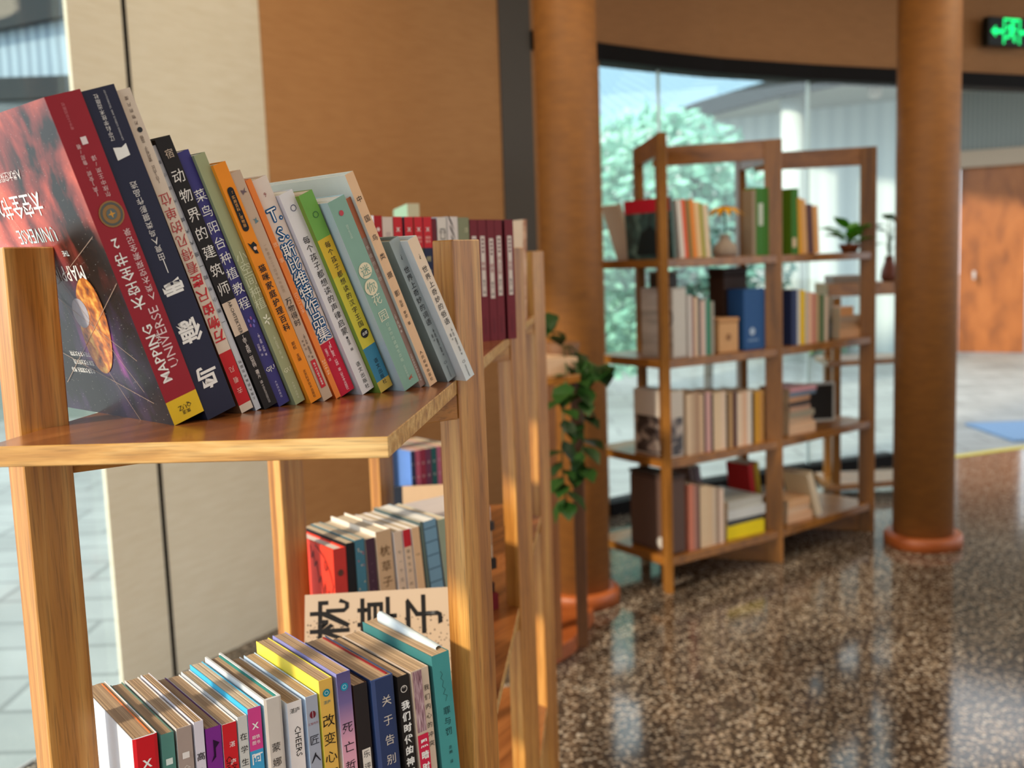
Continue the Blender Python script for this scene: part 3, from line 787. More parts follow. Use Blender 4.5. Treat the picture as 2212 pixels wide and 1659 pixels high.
decal('bird_mark', bk, [(-.5, .3), (0, .1), (.4, .5), (.2, 0), (.5, -.3), (0, -.2), (-.3, -.5)], (0.006, -0.0005, 0.234 * 0.80), 0.0055, 0.0055, (96, 130, 140), None, 20, 90)
bk = book('paperback', 'very thin orange paperback next to the cream paperback with blue lettering', r1(0.0030, -0.0031), AZ1, 0.0062, 0.229, 0.165, (236, 132, 54), left=(226, 110, 50), lean=22.4, pages=PG_CREAM, group=G1, texts=[
    ('故事', 0.27, 0.36, 0.5, (248, 196, 150), dict(size=0.0052)), ('EDU.1.0HR', 0.47, 0.62, 0.5, (246, 190, 150), dict(mode='r', size=0.0046)), ('2016.06', 0.80, 0.90, 0.5, (250, 214, 176), dict(mode='r', size=0.0052))])
BL = (24, 112, 178)
bk = book('paperback', 'cream paperback with white title outlined in bright blue and crimson foot', r1(0.0125, -0.0090), AZ1, 0.0195, 0.229, 0.165, (226, 212, 200), lean=22.8, pages=PG_CREAM, group=G1, bands=[(0.745, 1.0, (198, 20, 54))], texts=[
    ('斯比维特作品集', 0.285, 0.735, 0.52, BL, dict(size=0.0155, bold=0.085)), ('斯比维特作品集', 0.285, 0.735, 0.52, WHITE, dict(size=0.0155, lift=0.0004, bold=0.005)),
    ('T.\nS.', 0.125, 0.275, 0.55, BL, dict(mode='h', size=0.0180, bold=0.075)), ('T.\nS.', 0.125, 0.275, 0.55, WHITE, dict(mode='h', size=0.0180, lift=0.0004)),
    ('【美】雷夫·拉森 著', 0.765, 0.88, 0.60, (246, 210, 216), dict(size=0.0040)), ('益海贞 译', 0.77, 0.83, 0.28, (246, 210, 216), dict(size=0.0034)), ('山东文艺出版社', 0.90, 0.985, 0.6, (246, 210, 216), dict(size=0.0036))])
letter(bk, '9', (0.0100, -0.0005, 0.229 * 0.93), 0.0065, (150, 70, 76), 'h')
bk = book('paperback', 'white paperback with black brush title and small swirl mark, upright of the yellow twin', r1(0.0370, -0.0042), AZ1, 0.0165, 0.217, 0.16, (226, 224, 226), left=(216, 220, 228), lean=23.3, pages=PG_WHITE, group=G1, texts=[
    ('每个孩子都想读的声律启蒙', 0.21, 0.70, 0.55, INK, dict(size=0.0082)), ('●成溪 编', 0.71, 0.785, 0.55, (60, 56, 60), dict(size=0.0036)), ('语文出版社', 0.845, 0.985, 0.55, INK, dict(size=0.0055))])
decal('swirl_mark', bk, 'ring', (0.0095, -0.0005, 0.217 * 0.925), 0.0065, 0.0065, (70, 74, 110), None, 16)
bk = book('paperback', 'yellow paperback with green head, blue foot and black brush title', r1(0.0562, 0.0018), AZ1, 0.0172, 0.217, 0.16, (206, 196, 62), left=(120, 150, 60), lean=23.7, pages=PG_CREAM, group=G1,
          bands=[(0.0, 0.215, (112, 168, 74)), (0.215, 0.40, (216, 182, 50)), (0.765, 0.945, (56, 128, 160)), (0.945, 1.0, (196, 170, 76))], texts=[
    ('每个孩子都想读的汉字王国', 0.235, 0.665, 0.55, INK, dict(size=0.0069)), ('语文出版社', 0.835, 0.97, 0.55, (16, 24, 34), dict(size=0.0054))])
decal('swirl_mark', bk, 'ring', (0.0100, -0.0005, 0.217 * 0.895), 0.0065, 0.0065, (60, 110, 66), None, 16)
decal('round_label', bk, 'disc', (0.0095, -0.0005, 0.217 * 0.30), 0.0098, 0.0098, INK)
letter(bk, '启蒙', (0.0095, -0.0007, 0.217 * 0.30), 0.0036, WHITE, 'h')
bk = book('hardback', 'grey-green garden book with two cream title discs and pale inner pages', r1(0.0792, 0.0126), AZ1, 0.0220, 0.210, 0.155, (134, 172, 156), left=(186, 210, 220), lean=23.9, pages=PG_WHITE, group=G1, texts=[
    ('花园', 0.49, 0.63, 0.5, (226, 226, 200), dict(size=0.0125)), ('打造你的玻璃生态瓶', 0.645, 0.86, 0.52, (196, 220, 200), dict(size=0.0042)), ('北京科学出版社', 0.88, 0.97, 0.5, (196, 216, 200), dict(size=0.0028)),
    ('园艺生活馆', 0.13, 0.20, 0.5, (196, 216, 200), dict(size=0.0030))])
for k, ch in enumerate('迷你'):
    z = 0.210 * (0.635 - 0.085 * k)
    decal('title_disc', bk, 'disc', (0.011 - 0.001 * k, -0.0005, z), 0.0165, 0.0165, (232, 222, 190))
    letter(bk, ch, (0.011 - 0.001 * k, -0.0007, z), 0.0120, (126, 164, 146), 'h')
decal('red_mark', bk, 'disc', (0.0105, -0.0005, 0.210 * 0.93), 0.0055, 0.0055, (190, 70, 80))
decal('foot_mark', bk, [(-.5, 0), (0, .2), (.5, .5), (.2, 0), (.5, -.4), (0, -.2), (-.4, -.5)], (0.0135, -0.0005, 0.210 * 0.045), 0.006, 0.005, (176, 84, 60))
bk = book('paperback', 'thin mottled brown paperback behind the tall peach spined album', r1(0.1090, 0.0032), AZ1, 0.0082, 0.215, 0.15,
          two_tone('mottled_brown', (112, 84, 74), (178, 140, 122), noise=True, scale=(60, 60, 30)), left=(206, 200, 196), lean=24.0, pages=PG_CREAM, group=G1, bands=[(0.0, 0.2, (178, 104, 70))],
          texts=[('手绘的原野', 0.24, 0.42, 0.5, (206, 190, 176), dict(size=0.0046)), ('[日]盛口满 著', 0.60, 0.70, 0.5, (226, 214, 204), dict(size=0.003)), ('江苏凤凰科学技术出版社', 0.82, 0.97, 0.5, (230, 220, 210), dict(size=0.0028))])
bk = book('album', 'tall white album with narrow peach spine rising above its neighbours', r1(0.1190, 0.0072), AZ1, 0.0112, 0.241, 0.19, (232, 192, 152), left=(216, 220, 212), lean=24.1, hard=True, pages=PG_WHITE, group=G1, texts=[
    ('中国鸟类摄影', 0.10, 0.56, 0.5, (60, 46, 36), dict(size=0.0072)), ('张斌 李斌 著', 0.58, 0.70, 0.5, (70, 54, 42), dict(size=0.0042)), ('人民邮电出版社', 0.83, 0.98, 0.5, (70, 54, 42), dict(size=0.0042))])
bk = book('small_hardback', 'small grey-blue hardback, second from the right end of the leaning row', r1(0.1573, -0.0060), AZ1, 0.0140, 0.172, 0.125, (164, 178, 182), left=(126, 136, 136), lean=25.6, hard=True, pages=PG_TAN, group=G1, texts=[
    ('世界上奇妙的词语', 0.19, 0.60, 0.5, (34, 36, 40), dict(size=0.0078)), ('[美]埃拉·弗朗西丝·桑德斯 著', 0.63, 0.83, 0.62, (50, 54, 58), dict(size=0.0026)), ('成都 译', 0.66, 0.71, 0.32, (50, 54, 58), dict(size=0.0026)),
    ('CS', 0.86, 0.89, 0.5, (30, 34, 40), dict(mode='h', size=0.0046)), ('湖南人民出版社', 0.90, 0.985, 0.5, (50, 54, 58), dict(size=0.0022)), ('?', 0.10, 0.15, 0.5, INK, dict(mode='h', size=0.0085, ang=180))])
bk = book('small_hardback', 'small white hardback with peach tinted spine against the right post, last of leaning row', r1(0.1742, 0.0060), AZ1, 0.0140, 0.173, 0.125,
          two_tone('peach_fade', (212, 220, 222), (236, 208, 176), axis=2, lo=0.0, hi=0.16), left=(212, 218, 222), lean=26.2, hard=True, pages=PG_CREAM, group=G1, texts=[
    ('世界上奇妙的俗语', 0.19, 0.60, 0.5, (34, 36, 40), dict(size=0.0078)), ('[美]埃拉·弗朗西丝·桑德斯 著', 0.63, 0.83, 0.62, (50, 54, 58), dict(size=0.0026)), ('成都 译', 0.66, 0.71, 0.32, (50, 54, 58), dict(size=0.0026)),
    ('CS', 0.86, 0.89, 0.5, (30, 34, 40), dict(mode='h', size=0.0046)), ('湖南人民出版社', 0.90, 0.985, 0.5, (50, 54, 58), dict(size=0.0022)), ('?', 0.10, 0.15, 0.5, INK, dict(mode='h', size=0.0085, ang=180))])

# ------------------------------------------------------------------ row on the second board, first bay
O2 = (-0.092, 1.066, Z2); AZ2 = 52
G2 = 'upright books on the second board of the near bookcase'
def r2row(t, lean, H, off=0.0): return rowpos(O2, AZ2, t + H * math.tan(rad(lean)), off)
def b2(name, label, t, th, H, spine, lean=0.0, D=0.15, **k):
    k.setdefault('pages', PG_TAN)
    return book(name, label, r2row(t, lean, H), AZ2, th, H, D, spine, lean=lean, group=G2, slabs=7, **k)
def xmark(o, x, z, s, col=WHITE, b=0.0):
    letter(o, 'X', (x, -b - 0.0006, z), s, col, 'h', 0, 0.03)
bk = b2('paperback', 'white paperback with bright red head label at left end beside the post', -0.330, 0.0222, 0.221, (232, 232, 236), left=(224, 230, 238), D=0.155, round_=0.0012, bands=[(0.0, 0.235, (206, 28, 38))],
        texts=[('磨铁', 0.155, 0.18, 0.5, WHITE, dict(mode='h', size=0.0056)), ('图书', 0.185, 0.21, 0.5, WHITE, dict(mode='h', size=0.0056))])
xmark(bk, 0.0111, 0.221 * 0.885, 0.0105, b=0.0012)
box('endpaper', 0.0172, 0.0180, 0.004, 0.150, 0.004, 0.2212, flat((230, 120, 50)), bk)
letter(bk, '心理学', (0.0111, -0.0018, 0.12), 0.012, INK, 'v')
GRN = (88, 140, 128)
bk = b2('paperback', 'teal green paperback with small white mark beside the red labelled book', -0.3045, 0.0118, 0.217, GRN, left=(90, 130, 120), texts=[('全民国学', 0.17, 0.36, 0.5, (206, 226, 216), dict(size=0.0075)), ('论语', 0.5, 0.62, 0.5, WHITE, dict(size=0.009))])
decal('open_book_mark', bk, 'rect', (0.0059, -0.0005, 0.217 * 0.875), 0.0062, 0.0060, (222, 234, 226))
bk = b2('paperback', 'taupe paperback with small white mark next to the teal green one', -0.2900, 0.0140, 0.218, (170, 152, 142), left=(214, 208, 204), texts=[('全民国学', 0.17, 0.36, 0.5, (212, 202, 194), dict(size=0.0075)), ('孟子', 0.5, 0.62, 0.5, WHITE, dict(size=0.009))])
decal('open_book_mark', bk, 'rect', (0.0070, -0.0005, 0.218 * 0.875), 0.0066, 0.0060, (232, 226, 220))
bk = b2('paperback', 'slim lilac-white paperback with black exam guide title', -0.2735, 0.0088, 0.219, (218, 212, 222), left=(216, 214, 224), texts=[('高中生高端研', 0.14, 0.52, 0.5, INK, dict(size=0.0082, bold=0.01))])
bk = b2('paperback', 'purple paperback with dark silhouette figure and title', -0.2632, 0.0150, 0.209, (126, 44, 140), left=(96, 40, 110), texts=[('火星', 0.20, 0.42, 0.5, (24, 8, 34), dict(size=0.0125, bold=0.01))])
decal('silhouette_mark', bk, [(-.1, .5), (.5, .3), (.1, .1), (.1, -.3), (-.4, -.5), (-.1, -.2)], (0.0075, -0.0005, 0.209 * 0.89), 0.010, 0.022, (40, 10, 50))
bk = b2('paperback', 'red paperback with white left edge and black curling mark', -0.2470, 0.0140, 0.208, (206, 36, 44), left=(236, 236, 236), texts=[('文化', 0.20, 0.32, 0.68, INK, dict(size=0.0064)), ('湛庐', 0.09, 0.20, 0.62, WHITE, dict(size=0.0060)), ('Cheers', 0.10, 0.33, 0.34, INK, dict(mode='r', size=0.0085))])
bk = b2('paperback', 'slim light grey paperback with black handwritten title', -0.2312, 0.0094, 0.2105, (206, 206, 200), left=(196, 200, 204), texts=[('在学生的心灵', 0.08, 0.42, 0.5, INK, dict(size=0.0078))])
bk = b2('paperback', 'sky blue paperback with pink head label and white title', -0.2210, 0.0136, 0.2155, (66, 160, 206), left=(70, 186, 228), pages=PG_CREAM, bands=[(0.0, 0.20, (212, 70, 140))], texts=[('阿司匹林', 0.215, 0.52, 0.5, WHITE, dict(size=0.0118, bold=0.02)), ('磨铁', 0.125, 0.15, 0.5, WHITE, dict(mode='h', size=0.0042)), ('图书', 0.152, 0.175, 0.5, WHITE, dict(mode='h', size=0.0042))])
xmark(bk, 0.0068, 0.2155 * 0.915, 0.0085)
bk = b2('hardback', 'pale grey-beige hardback with teal lining and slim black title', -0.2040, 0.0180, 0.2195, (206, 198, 188), left=(212, 214, 214), lean=0.5, hard=True, round_=0.001, texts=[('蒙娜丽莎微笑', 0.21, 0.60, 0.5, (50, 46, 44), dict(size=0.0098))])
box('endpaper', 0.0142, 0.0156, 0.004, 0.146, 0.004, 0.2185, flat((40, 130, 124)), bk)
bk = b2('paperback', 'white paperback with sideways black latin lettering beside grey-blue one', -0.1800, 0.0155, 0.2085, (230, 224, 220), left=(226, 230, 238), lean=0.6, texts=[('CHEERS', 0.10, 0.30, 0.60, INK, dict(mode='r', size=0.0092, k=1)), ('湛庐', 0.015, 0.07, 0.5, INK, dict(mode='h', size=0.0055)), ('—', 0.66, 0.68, 0.5, (200, 60, 50), dict(mode='h', size=0.010))])
bk = b2('paperback', 'grey-blue paperback with dark red flower mark and brush title', -0.1600, 0.0130, 0.209, (162, 168, 182), left=(190, 210, 232), lean=0.9, texts=[('匠人精神', 0.20, 0.52, 0.5, (40, 40, 48), dict(size=0.0112)), ('汇智光华', 0.13, 0.15, 0.5, (150, 70, 76), dict(mode='h', size=0.0028))])
decal('flower_mark', bk, 'disc', (0.0065, -0.0005, 0.209 * 0.905), 0.0068, 0.0078, (112, 32, 44))
decal('flower_vein', bk, 'rect', (0.0065, -0.0006, 0.209 * 0.905), 0.0006, 0.0074, (190, 180, 190))
bk = b2('paperback', 'mustard yellow paperback with black title and round teal mark', -0.1445, 0.0150, 0.2215, (222, 178, 84), left=(236, 218, 84), lean=1.2, texts=[('改变心理学', 0.17, 0.58, 0.5, INK, dict(size=0.0142)), ('湛庐', 0.10, 0.12, 0.5, (60, 120, 120), dict(mode='h', size=0.0042))])
decal('round_mark', bk, 'disc', (0.0075, -0.0005, 0.2215 * 0.935), 0.0082, 0.0082, (30, 130, 146))
decal('round_mark_eye', bk, 'ring', (0.0075, -0.0006, 0.2215 * 0.935), 0.0044, 0.0044, (210, 236, 240), None, 12)
bk = b2('paperback', 'paperback fading from violet to pink with black title', -0.1245, 0.0158, 0.223, two_tone('violet_pink_fade', [(0.0, (236, 176, 186)), (0.55, (214, 156, 178)), (0.80, (112, 98, 150)), (1.0, (84, 76, 128))], None, lo=0.06, hi=0.223),
        left=two_tone('violet_white_fade', [(0.0, (240, 210, 220)), (0.4, (236, 224, 236)), (0.7, (150, 150, 206)), (1.0, (140, 140, 200))], None, lo=0.06, hi=0.223), lean=1.6, texts=[('死亡哲学', 0.245, 0.58, 0.5, (30, 26, 34), dict(size=0.0128))])
decal('round_mark', bk, 'disc', (0.0079, -0.0005, 0.223 * 0.93), 0.0086, 0.0086, (36, 140, 172))
decal('round_mark_eye', bk, 'ring', (0.0079, -0.0006, 0.223 * 0.93), 0.0046, 0.0046, (190, 226, 236), None, 12)
bk = b2('paperback', 'black paperback with white title strip beside the thick navy book', -0.1060, 0.0160, 0.205, (40, 34, 34), left=(60, 34, 30), lean=1.9, texts=[('乐评人自我修养', 0.36, 0.80, 0.55, INK, dict(size=0.0082, lift=0.0004))])
decal('title_strip', bk, 'rect', (0.0088, -0.0005, 0.205 * 0.40), 0.0100, 0.205 * 0.50, (220, 214, 204))
bk = b2('hardback', 'thick navy blue book with widely spaced silver title', -0.0850, 0.0265, 0.2045, (44, 58, 96), left=(52, 74, 122), lean=2.2, round_=0.002, texts=[('关于告别的一切', 0.10, 0.80, 0.58, (206, 198, 184), dict(size=0.0122))])
box('bookmark_page', 0.0205, 0.0222, 0.004, 0.146, 0.004, 0.2055, flat((140, 36, 44)), bk)
bk = b2('paperback', 'black paperback with bold white title and round white mark', -0.0530, 0.0138, 0.199, (36, 32, 30), lean=2.6, texts=[('我们时代的神经症人格', 0.145, 0.78, 0.52, WHITE, dict(size=0.0104, bold=0.03))])
decal('round_mark', bk, 'ring', (0.0069, -0.0005, 0.199 * 0.925), 0.0082, 0.0082, (226, 220, 212), None, 18)
letter(bk, 'M', (0.0069, -0.0006, 0.199 * 0.935), 0.0036, (226, 220, 212), 'h')
bk = b2('paperback', 'paperback with streaked mauve picture strip and crimson title panel', -0.0360, 0.0225, 0.200, (206, 186, 164), left=(196, 178, 160), lean=3.0,
        texts=[('我们内心的冲突', 0.10, 0.46, 0.80, INK, dict(size=0.0072)), ('黑暗时代的她们', 0.40, 0.86, 0.36, WHITE, dict(size=0.0098, bold=0.03, lift=0.0006))])
decal('picture_strip', bk, 'rect', (0.0075, -0.0005, 0.200 * 0.82), 0.0115, 0.200 * 0.35, two_tone('streaks', [(0.3, (70, 34, 46)), (0.5, (160, 120, 130)), (0.7, (226, 208, 210))], None, noise=True, scale=(1200, 10, 60), detail=3))
decal('title_panel', bk, 'rect', (0.0078, -0.0006, 0.200 * 0.34), 0.0135, 0.200 * 0.58, (200, 34, 70))
bk = b2('hardback', 'teal hardback with signature and folded jacket flap, right end of second row', -0.0085, 0.0230, 0.210, (70, 148, 148), left=(60, 120, 120), right=(180, 176, 150), lean=3.4, texts=[('罪与罚', 0.30, 0.46, 0.56, (24, 50, 54), dict(size=0.0098)), ('岳麟 译', 0.52, 0.62, 0.56, (30, 60, 62), dict(size=0.0046))])
tube('signature', [(0.0095, -0.0006, 0.190), (0.0115, -0.0006, 0.186), (0.0090, -0.0006, 0.182), (0.0120, -0.0006, 0.178), (0.0100, -0.0006, 0.172), (0.0135, -0.0006, 0.168), (0.0105, -0.0006, 0.163), (0.0150, -0.0006, 0.160), (0.0125, -0.0006, 0.154)], 0.00025, flat((30, 60, 64)), bk, 4)
fv, ff = [], []   # jacket flap curling over the head of the book
prof = [(0.0005, 0.0), (0.0010, 0.006), (0.0030, 0.012), (0.0068, 0.0135), (0.0095, 0.010), (0.0098, 0.004), (0.0085, -0.001)]
for k, (dx, dz) in enumerate(prof):
    fv += [(0.0235 - dx, 0.012, 0.209 + dz * 0.35), (0.0240 - dx * 1.2, 0.135, 0.209 + dz)]
for k in range(len(prof) - 1): ff.append((2 * k, 2 * k + 1, 2 * k + 3, 2 * k + 2))
fl_ = obj('jacket_flap', fv, ff, flat((210, 222, 226)), bk, smooth=True)
sm = fl_.modifiers.new('thick', 'SOLIDIFY'); sm.thickness = 0.0005

# ------------------------------------------------------------------ second bay, top board
O3 = (0.012, 1.74, Z1); AZ3 = 48
G3 = 'upright books on the top board in the second bay'
def b3(name, label, t, th, H, spine, **k):
    k.setdefault('pages', PG_CREAM); k.setdefault('D', 0.14)
    D = k.pop('D')
    return book(name, label, rowpos(O3, AZ3, t), AZ3, th, H, D, spine, group=G3, slabs=3, **k)
RX = (206, 34, 44)
bk = b3('paperback', 'white paperback with red head seen between leaning row and crimson set', -0.2863, 0.0150, 0.208, (226, 216, 208), bands=[(0.0, 0.16, (176, 22, 30))], texts=[('诗集', 0.24, 0.44, 0.5, INK, dict(size=0.010))])
decal('round_mark', bk, 'disc', (0.0075, -0.0005, 0.208 * 0.90), 0.006, 0.006, (236, 220, 214))
bk = b3('paperback', 'plain off-white paperback right of the red headed white one', -0.2703, 0.0190, 0.206, (222, 208, 196))
decal('stamp_mark', bk, 'rect', (0.0100, -0.0005, 0.206 * 0.86), 0.008, 0.012, (200, 184, 178))
for nm, t, col in (('maroon', -0.2500, (120, 22, 40)), ('dark teal', -0.2290, (30, 70, 86)), ('forest green', -0.2105, (66, 84, 50)), ('navy', -0.1925, (30, 36, 70))):
    bk = b3('paperback', nm + ' paperback with red label reading X at its head', t, 0.0165, 0.2065, col, bands=[(0.0, 0.235, RX)], texts=[('磨铁', 0.145, 0.17, 0.5, (246, 210, 200), dict(mode='h', size=0.0050)), ('图书', 0.175, 0.2, 0.5, (246, 210, 200), dict(mode='h', size=0.0050)),
        ('倾城宋诗笔记', 0.30, 0.85, 0.5, (212, 204, 150), dict(size=0.0092))])
    xmark(bk, 0.0082, 0.2065 * 0.905, 0.0085)
bk = b3('paperback', 'slim maroon paperback between navy X label book and white one', -0.1752, 0.0085, 0.204, (104, 24, 34), texts=[('旅', 0.22, 0.26, 0.5, (220, 180, 120), dict(size=0.006))])
bk = b3('paperback', 'white paperback with framed black title stamp', -0.1645, 0.0185, 0.206, (226, 220, 212), left=(206, 212, 220), texts=[('诗三百', 0.10, 0.13, 0.55, INK, dict(mode='h', size=0.0045)), ('流沙河', 0.29, 0.45, 0.58, INK, dict(size=0.0085))])
decal('stamp_frame', bk, [(-.5, -.5), (.5, -.5), (.5, .5), (-.5, .5), (-.5, -.42), (-.4, -.42), (-.4, .42), (.4, .42), (.4, -.42), (-.5, -.42)], (0.0102, -0.0005, 0.206 * 0.87), 0.0095, 0.017, INK)
bk = b3('paperback', 'white paperback with black palm leaf stripes', -0.1440, 0.0215, 0.207, (226, 218, 214), left=(190, 188, 184))
for k in range(6):
    z = 0.197 - 0.016 * k
    decal('leaf_stripe', bk, [(-.5, .5), (-.2, .34), (.2, 0), (.5, -.5), (.1, -.12), (-.3, .22)], (0.0075 + 0.0022 * (k % 3), -0.0005, z), 0.012, 0.026, INK)
bk = b3('paperback', 'sage green paperback with pale lettering left of the crimson set', -0.1215, 0.0225, 0.206, (136, 140, 108), left=(110, 118, 92), texts=[('浮生', 0.08, 0.22, 0.72, (214, 206, 170), dict(size=0.0095)), ('六记', 0.26, 0.40, 0.72, (214, 206, 170), dict(size=0.0095))])
for k, (t, th) in enumerate(((-0.0972, 0.0160), (-0.0800, 0.0180), (-0.0605, 0.0165), (-0.0432, 0.0165), (-0.0205, 0.0195))):
    bk = b3('paperback', ('first', 'second', 'third', 'fourth', 'rightmost')[k] + ' crimson book of the set with white title strips, counted from the left', t, th, 0.2025, (118, 22, 34), left=(78, 14, 24), D=0.135)
    z0 = 0.2025 * (0.62 if k not in (2,) else 0.60)
    decal('title_strip', bk, 'rect', (th * 0.5, -0.0005, z0), 0.0092, 0.100, (226, 214, 206))
    letter(bk, '●●●●', (th * 0.5, -0.0007, z0 + 0.034), 0.0062, (120, 70, 72), 'v', 0, 0)
    letter(bk, ('呐喊', '呐喊', '野草', '阿Q正传', '彷徨')[k], (th * 0.5, -0.0007, z0 + 0.0), 0.0078, (150, 46, 56), 'v')
    letter(bk, '鲁迅/著', (th * 0.5, -0.0007, z0 - 0.034), 0.0058, (60, 40, 40), 'v')
    letter(bk, '人民文学出版社', (th * 0.5, -0.0007, 0.026), 0.0038, (78, 12, 22), 'v')
bk = book('large_album', 'large pale green album standing behind the second bay row', (-0.228, 2.37, Z1), 76, 0.028, 0.275, 0.24, (206, 200, 166), left=(196, 232, 190), hard=True, pages=PG_WHITE)
letter(bk, '画集', (0.015, -0.0006, 0.235), 0.010, (190, 150, 120), 'v')
bk = book('magazine', 'peach magazine with floral edge leaning behind the third post', (0.030, 2.26, Z1), 60, 0.010, 0.225, 0.17, two_tone('peach_floral', [(0.35, (176, 120, 88)), (0.55, (226, 184, 150)), (0.7, (236, 206, 178))], None, noise=True, scale=(40, 40, 30)), left=(210, 180, 150), pages=PG_CREAM, lean=-2)

# ------------------------------------------------------------------ second bay, second board
O4 = (-0.032, 1.743, Z2); AZ4 = 52
G4 = 'books on the second board in the second bay'
def b4(name, label, t, th, H, spine, lean=0.0, **k):
    k.setdefault('pages', PG_CREAM); D = k.pop('D', 0.15)
    return book(name, label, rowpos(O4, AZ4, t + H * math.tan(rad(lean))), AZ4, th, H, D, spine, lean=lean, group=G4, slabs=4, **k)
bk = b4('hardback', 'vermilion red hardback with black zigzag line drawing on its cover', -0.3273, 0.0225, 0.198, (206, 60, 52), left=(230, 66, 44), hard=True, pages=PG_WHITE, texts=[('外国文学精选', 0.46, 0.74, 0.36, (240, 190, 176), dict(size=0.0052)), ('散文', 0.42, 0.58, 0.68, (240, 190, 176), dict(size=0.0052)), ('子', 0.9, 0.96, 0.4, (240, 200, 190), dict(size=0.008))])
decal('portrait_mark', bk, 'disc', (0.0112, -0.0005, 0.198 * 0.80), 0.0100, 0.0110, (96, 60, 50))
zig = [(0.125, 0.185), (0.118, 0.150), (0.108, 0.172), (0.104, 0.128), (0.092, 0.146), (0.084, 0.084), (0.072, 0.105), (0.060, 0.052), (0.052, 0.088), (0.042, 0.030), (0.032, 0.072), (0.022, 0.034), (0.012, 0.075), (0.006, 0.092), (0.020, 0.128), (0.050, 0.168), (0.095, 0.193)]
zig = [(y * 0.62, 0.103 + (z - 0.03) * 0.56) for y, z in zig]
for a, b in zip(zig[:-1], zig[1:]):
    d = (Vector(b) - Vector(a)).normalized() * 0.0009; q = Vector((-d.y, d.x))
    obj('drawn_line', [(-0.0006, a[0] - q.x - d.x, a[1] - q.y - d.y), (-0.0006, b[0] - q.x + d.x, b[1] - q.y + d.y), (-0.0006, b[0] + q.x + d.x, b[1] + q.y + d.y), (-0.0006, a[0] + q.x - d.x, a[1] + q.y - d.y)], [(0, 1, 2, 3)], flat((22, 8, 8)), bk)
decal('drawn_eye', bk, 'ring', (-0.0006, 0.026, 0.166), 0.011, 0.016, (40, 14, 14), CV, 16)
decal('drawn_eye', bk, 'ring', (-0.0006, 0.026, 0.164), 0.005, 0.007, (40, 14, 14), CV, 12)
bk = b4('paperback', 'black paperback with tan torn paper foot beside the vermilion hardback', -0.3040, 0.0145, 0.203, (26, 24, 26), lean=0.6, bands=[(0.83, 1.0, (196, 162, 124))], texts=[('过眼', 0.86, 0.97, 0.5, INK, dict(size=0.009, lift=0.0002))])
bk = b4('paperback', 'teal paperback sprinkled with petals and tan foot', -0.2882, 0.0170, 0.205, (70, 124, 144), left=(80, 120, 130), lean=1.0, bands=[(0.80, 1.0, (206, 176, 138))])
rp = random.Random(5)
for k in range(14):
    decal('petal_mark', bk, 'disc', (rp.uniform(0.003, 0.014), -0.0005, rp.uniform(0.06, 0.198)), 0.0017, 0.0030, ((236, 214, 190), (206, 96, 96), (230, 200, 150))[k % 3], None, 8, rp.uniform(0, 180))
bk = b4('paperback', 'plum purple paperback with thin pale lettering', -0.2690, 0.0168, 0.203, (72, 44, 60), left=(206, 190, 170), lean=1.6, texts=[('晴', 0.62, 0.68, 0.5, (206, 186, 190), dict(size=0.006)), ('二十四节气', 0.20, 0.50, 0.5, (150, 120, 136), dict(size=0.003)), ('朵', 0.76, 0.82, 0.5, (206, 186, 190), dict(size=0.006))])
bk = b4('hardback', 'beige hardback with large brown brush title in second bay', -0.2499, 0.0285, 0.211, (210, 176, 138), left=(232, 222, 206), lean=2.4, hard=True, pages=PG_CREAM, texts=[('枕草子', 0.12, 0.45, 0.52, (96, 66, 30), dict(size=0.0195))])
WH = (230, 222, 214)
bk = b4('paperback', 'white paperback with small black brush title beside the beige hardback', -0.2165, 0.0155, 0.2045, (222, 198, 174), left=(226, 226, 232), lean=3.0, texts=[('七一个兄弟', 0.16, 0.50, 0.55, INK, dict(size=0.0068))])
decal('gold_seal', bk, 'disc', (0.009, -0.0005, 0.022), 0.0065, 0.0065, (206, 160, 80))
bk = b4('paperback', 'white paperback with small red corner stamp in second bay', -0.1990, 0.0145, 0.2045, (224, 196, 166), left=(228, 226, 228), lean=3.5, bands=[(0.0, 0.145, (196, 34, 46))], texts=[('那年冬天，风在吹', 0.17, 0.58, 0.5, (50, 36, 30), dict(size=0.0062))])
bk = b4('paperback', 'cream paperback third right of the beige hardback', -0.1820, 0.0150, 0.205, (226, 188, 146), left=(230, 226, 224), lean=4.0, texts=[('行者', 0.2, 0.26, 0.5, (110, 80, 60), dict(mode='h', size=0.004)), ('余秋', 0.55, 0.75, 0.5, (80, 66, 50), dict(size=0.006))])
bk = b4('notebook', 'slim grey-green notebook left of the blue brick patterned book', -0.1650, 0.0055, 0.212, (96, 112, 104), left=(84, 98, 96), lean=4.6)
bk = b4('paperback', 'pale blue paperback with dark horizontal lines like brickwork', -0.1582, 0.0250, 0.211, (116, 156, 182), left=(90, 120, 140), lean=5.0, pages=PG_WHITE)
for k in range(8):
    decal('line_mark', bk, 'rect', (0.0125, -0.0005, 0.198 - 0.0235 * k), 0.0245, 0.0013, (40, 60, 76))
bk = b4('paperback', 'grey-green paperback partly hidden behind the right post', -0.1290, 0.0160, 0.209, (150, 162, 140), left=(190, 196, 180), lean=5.4)
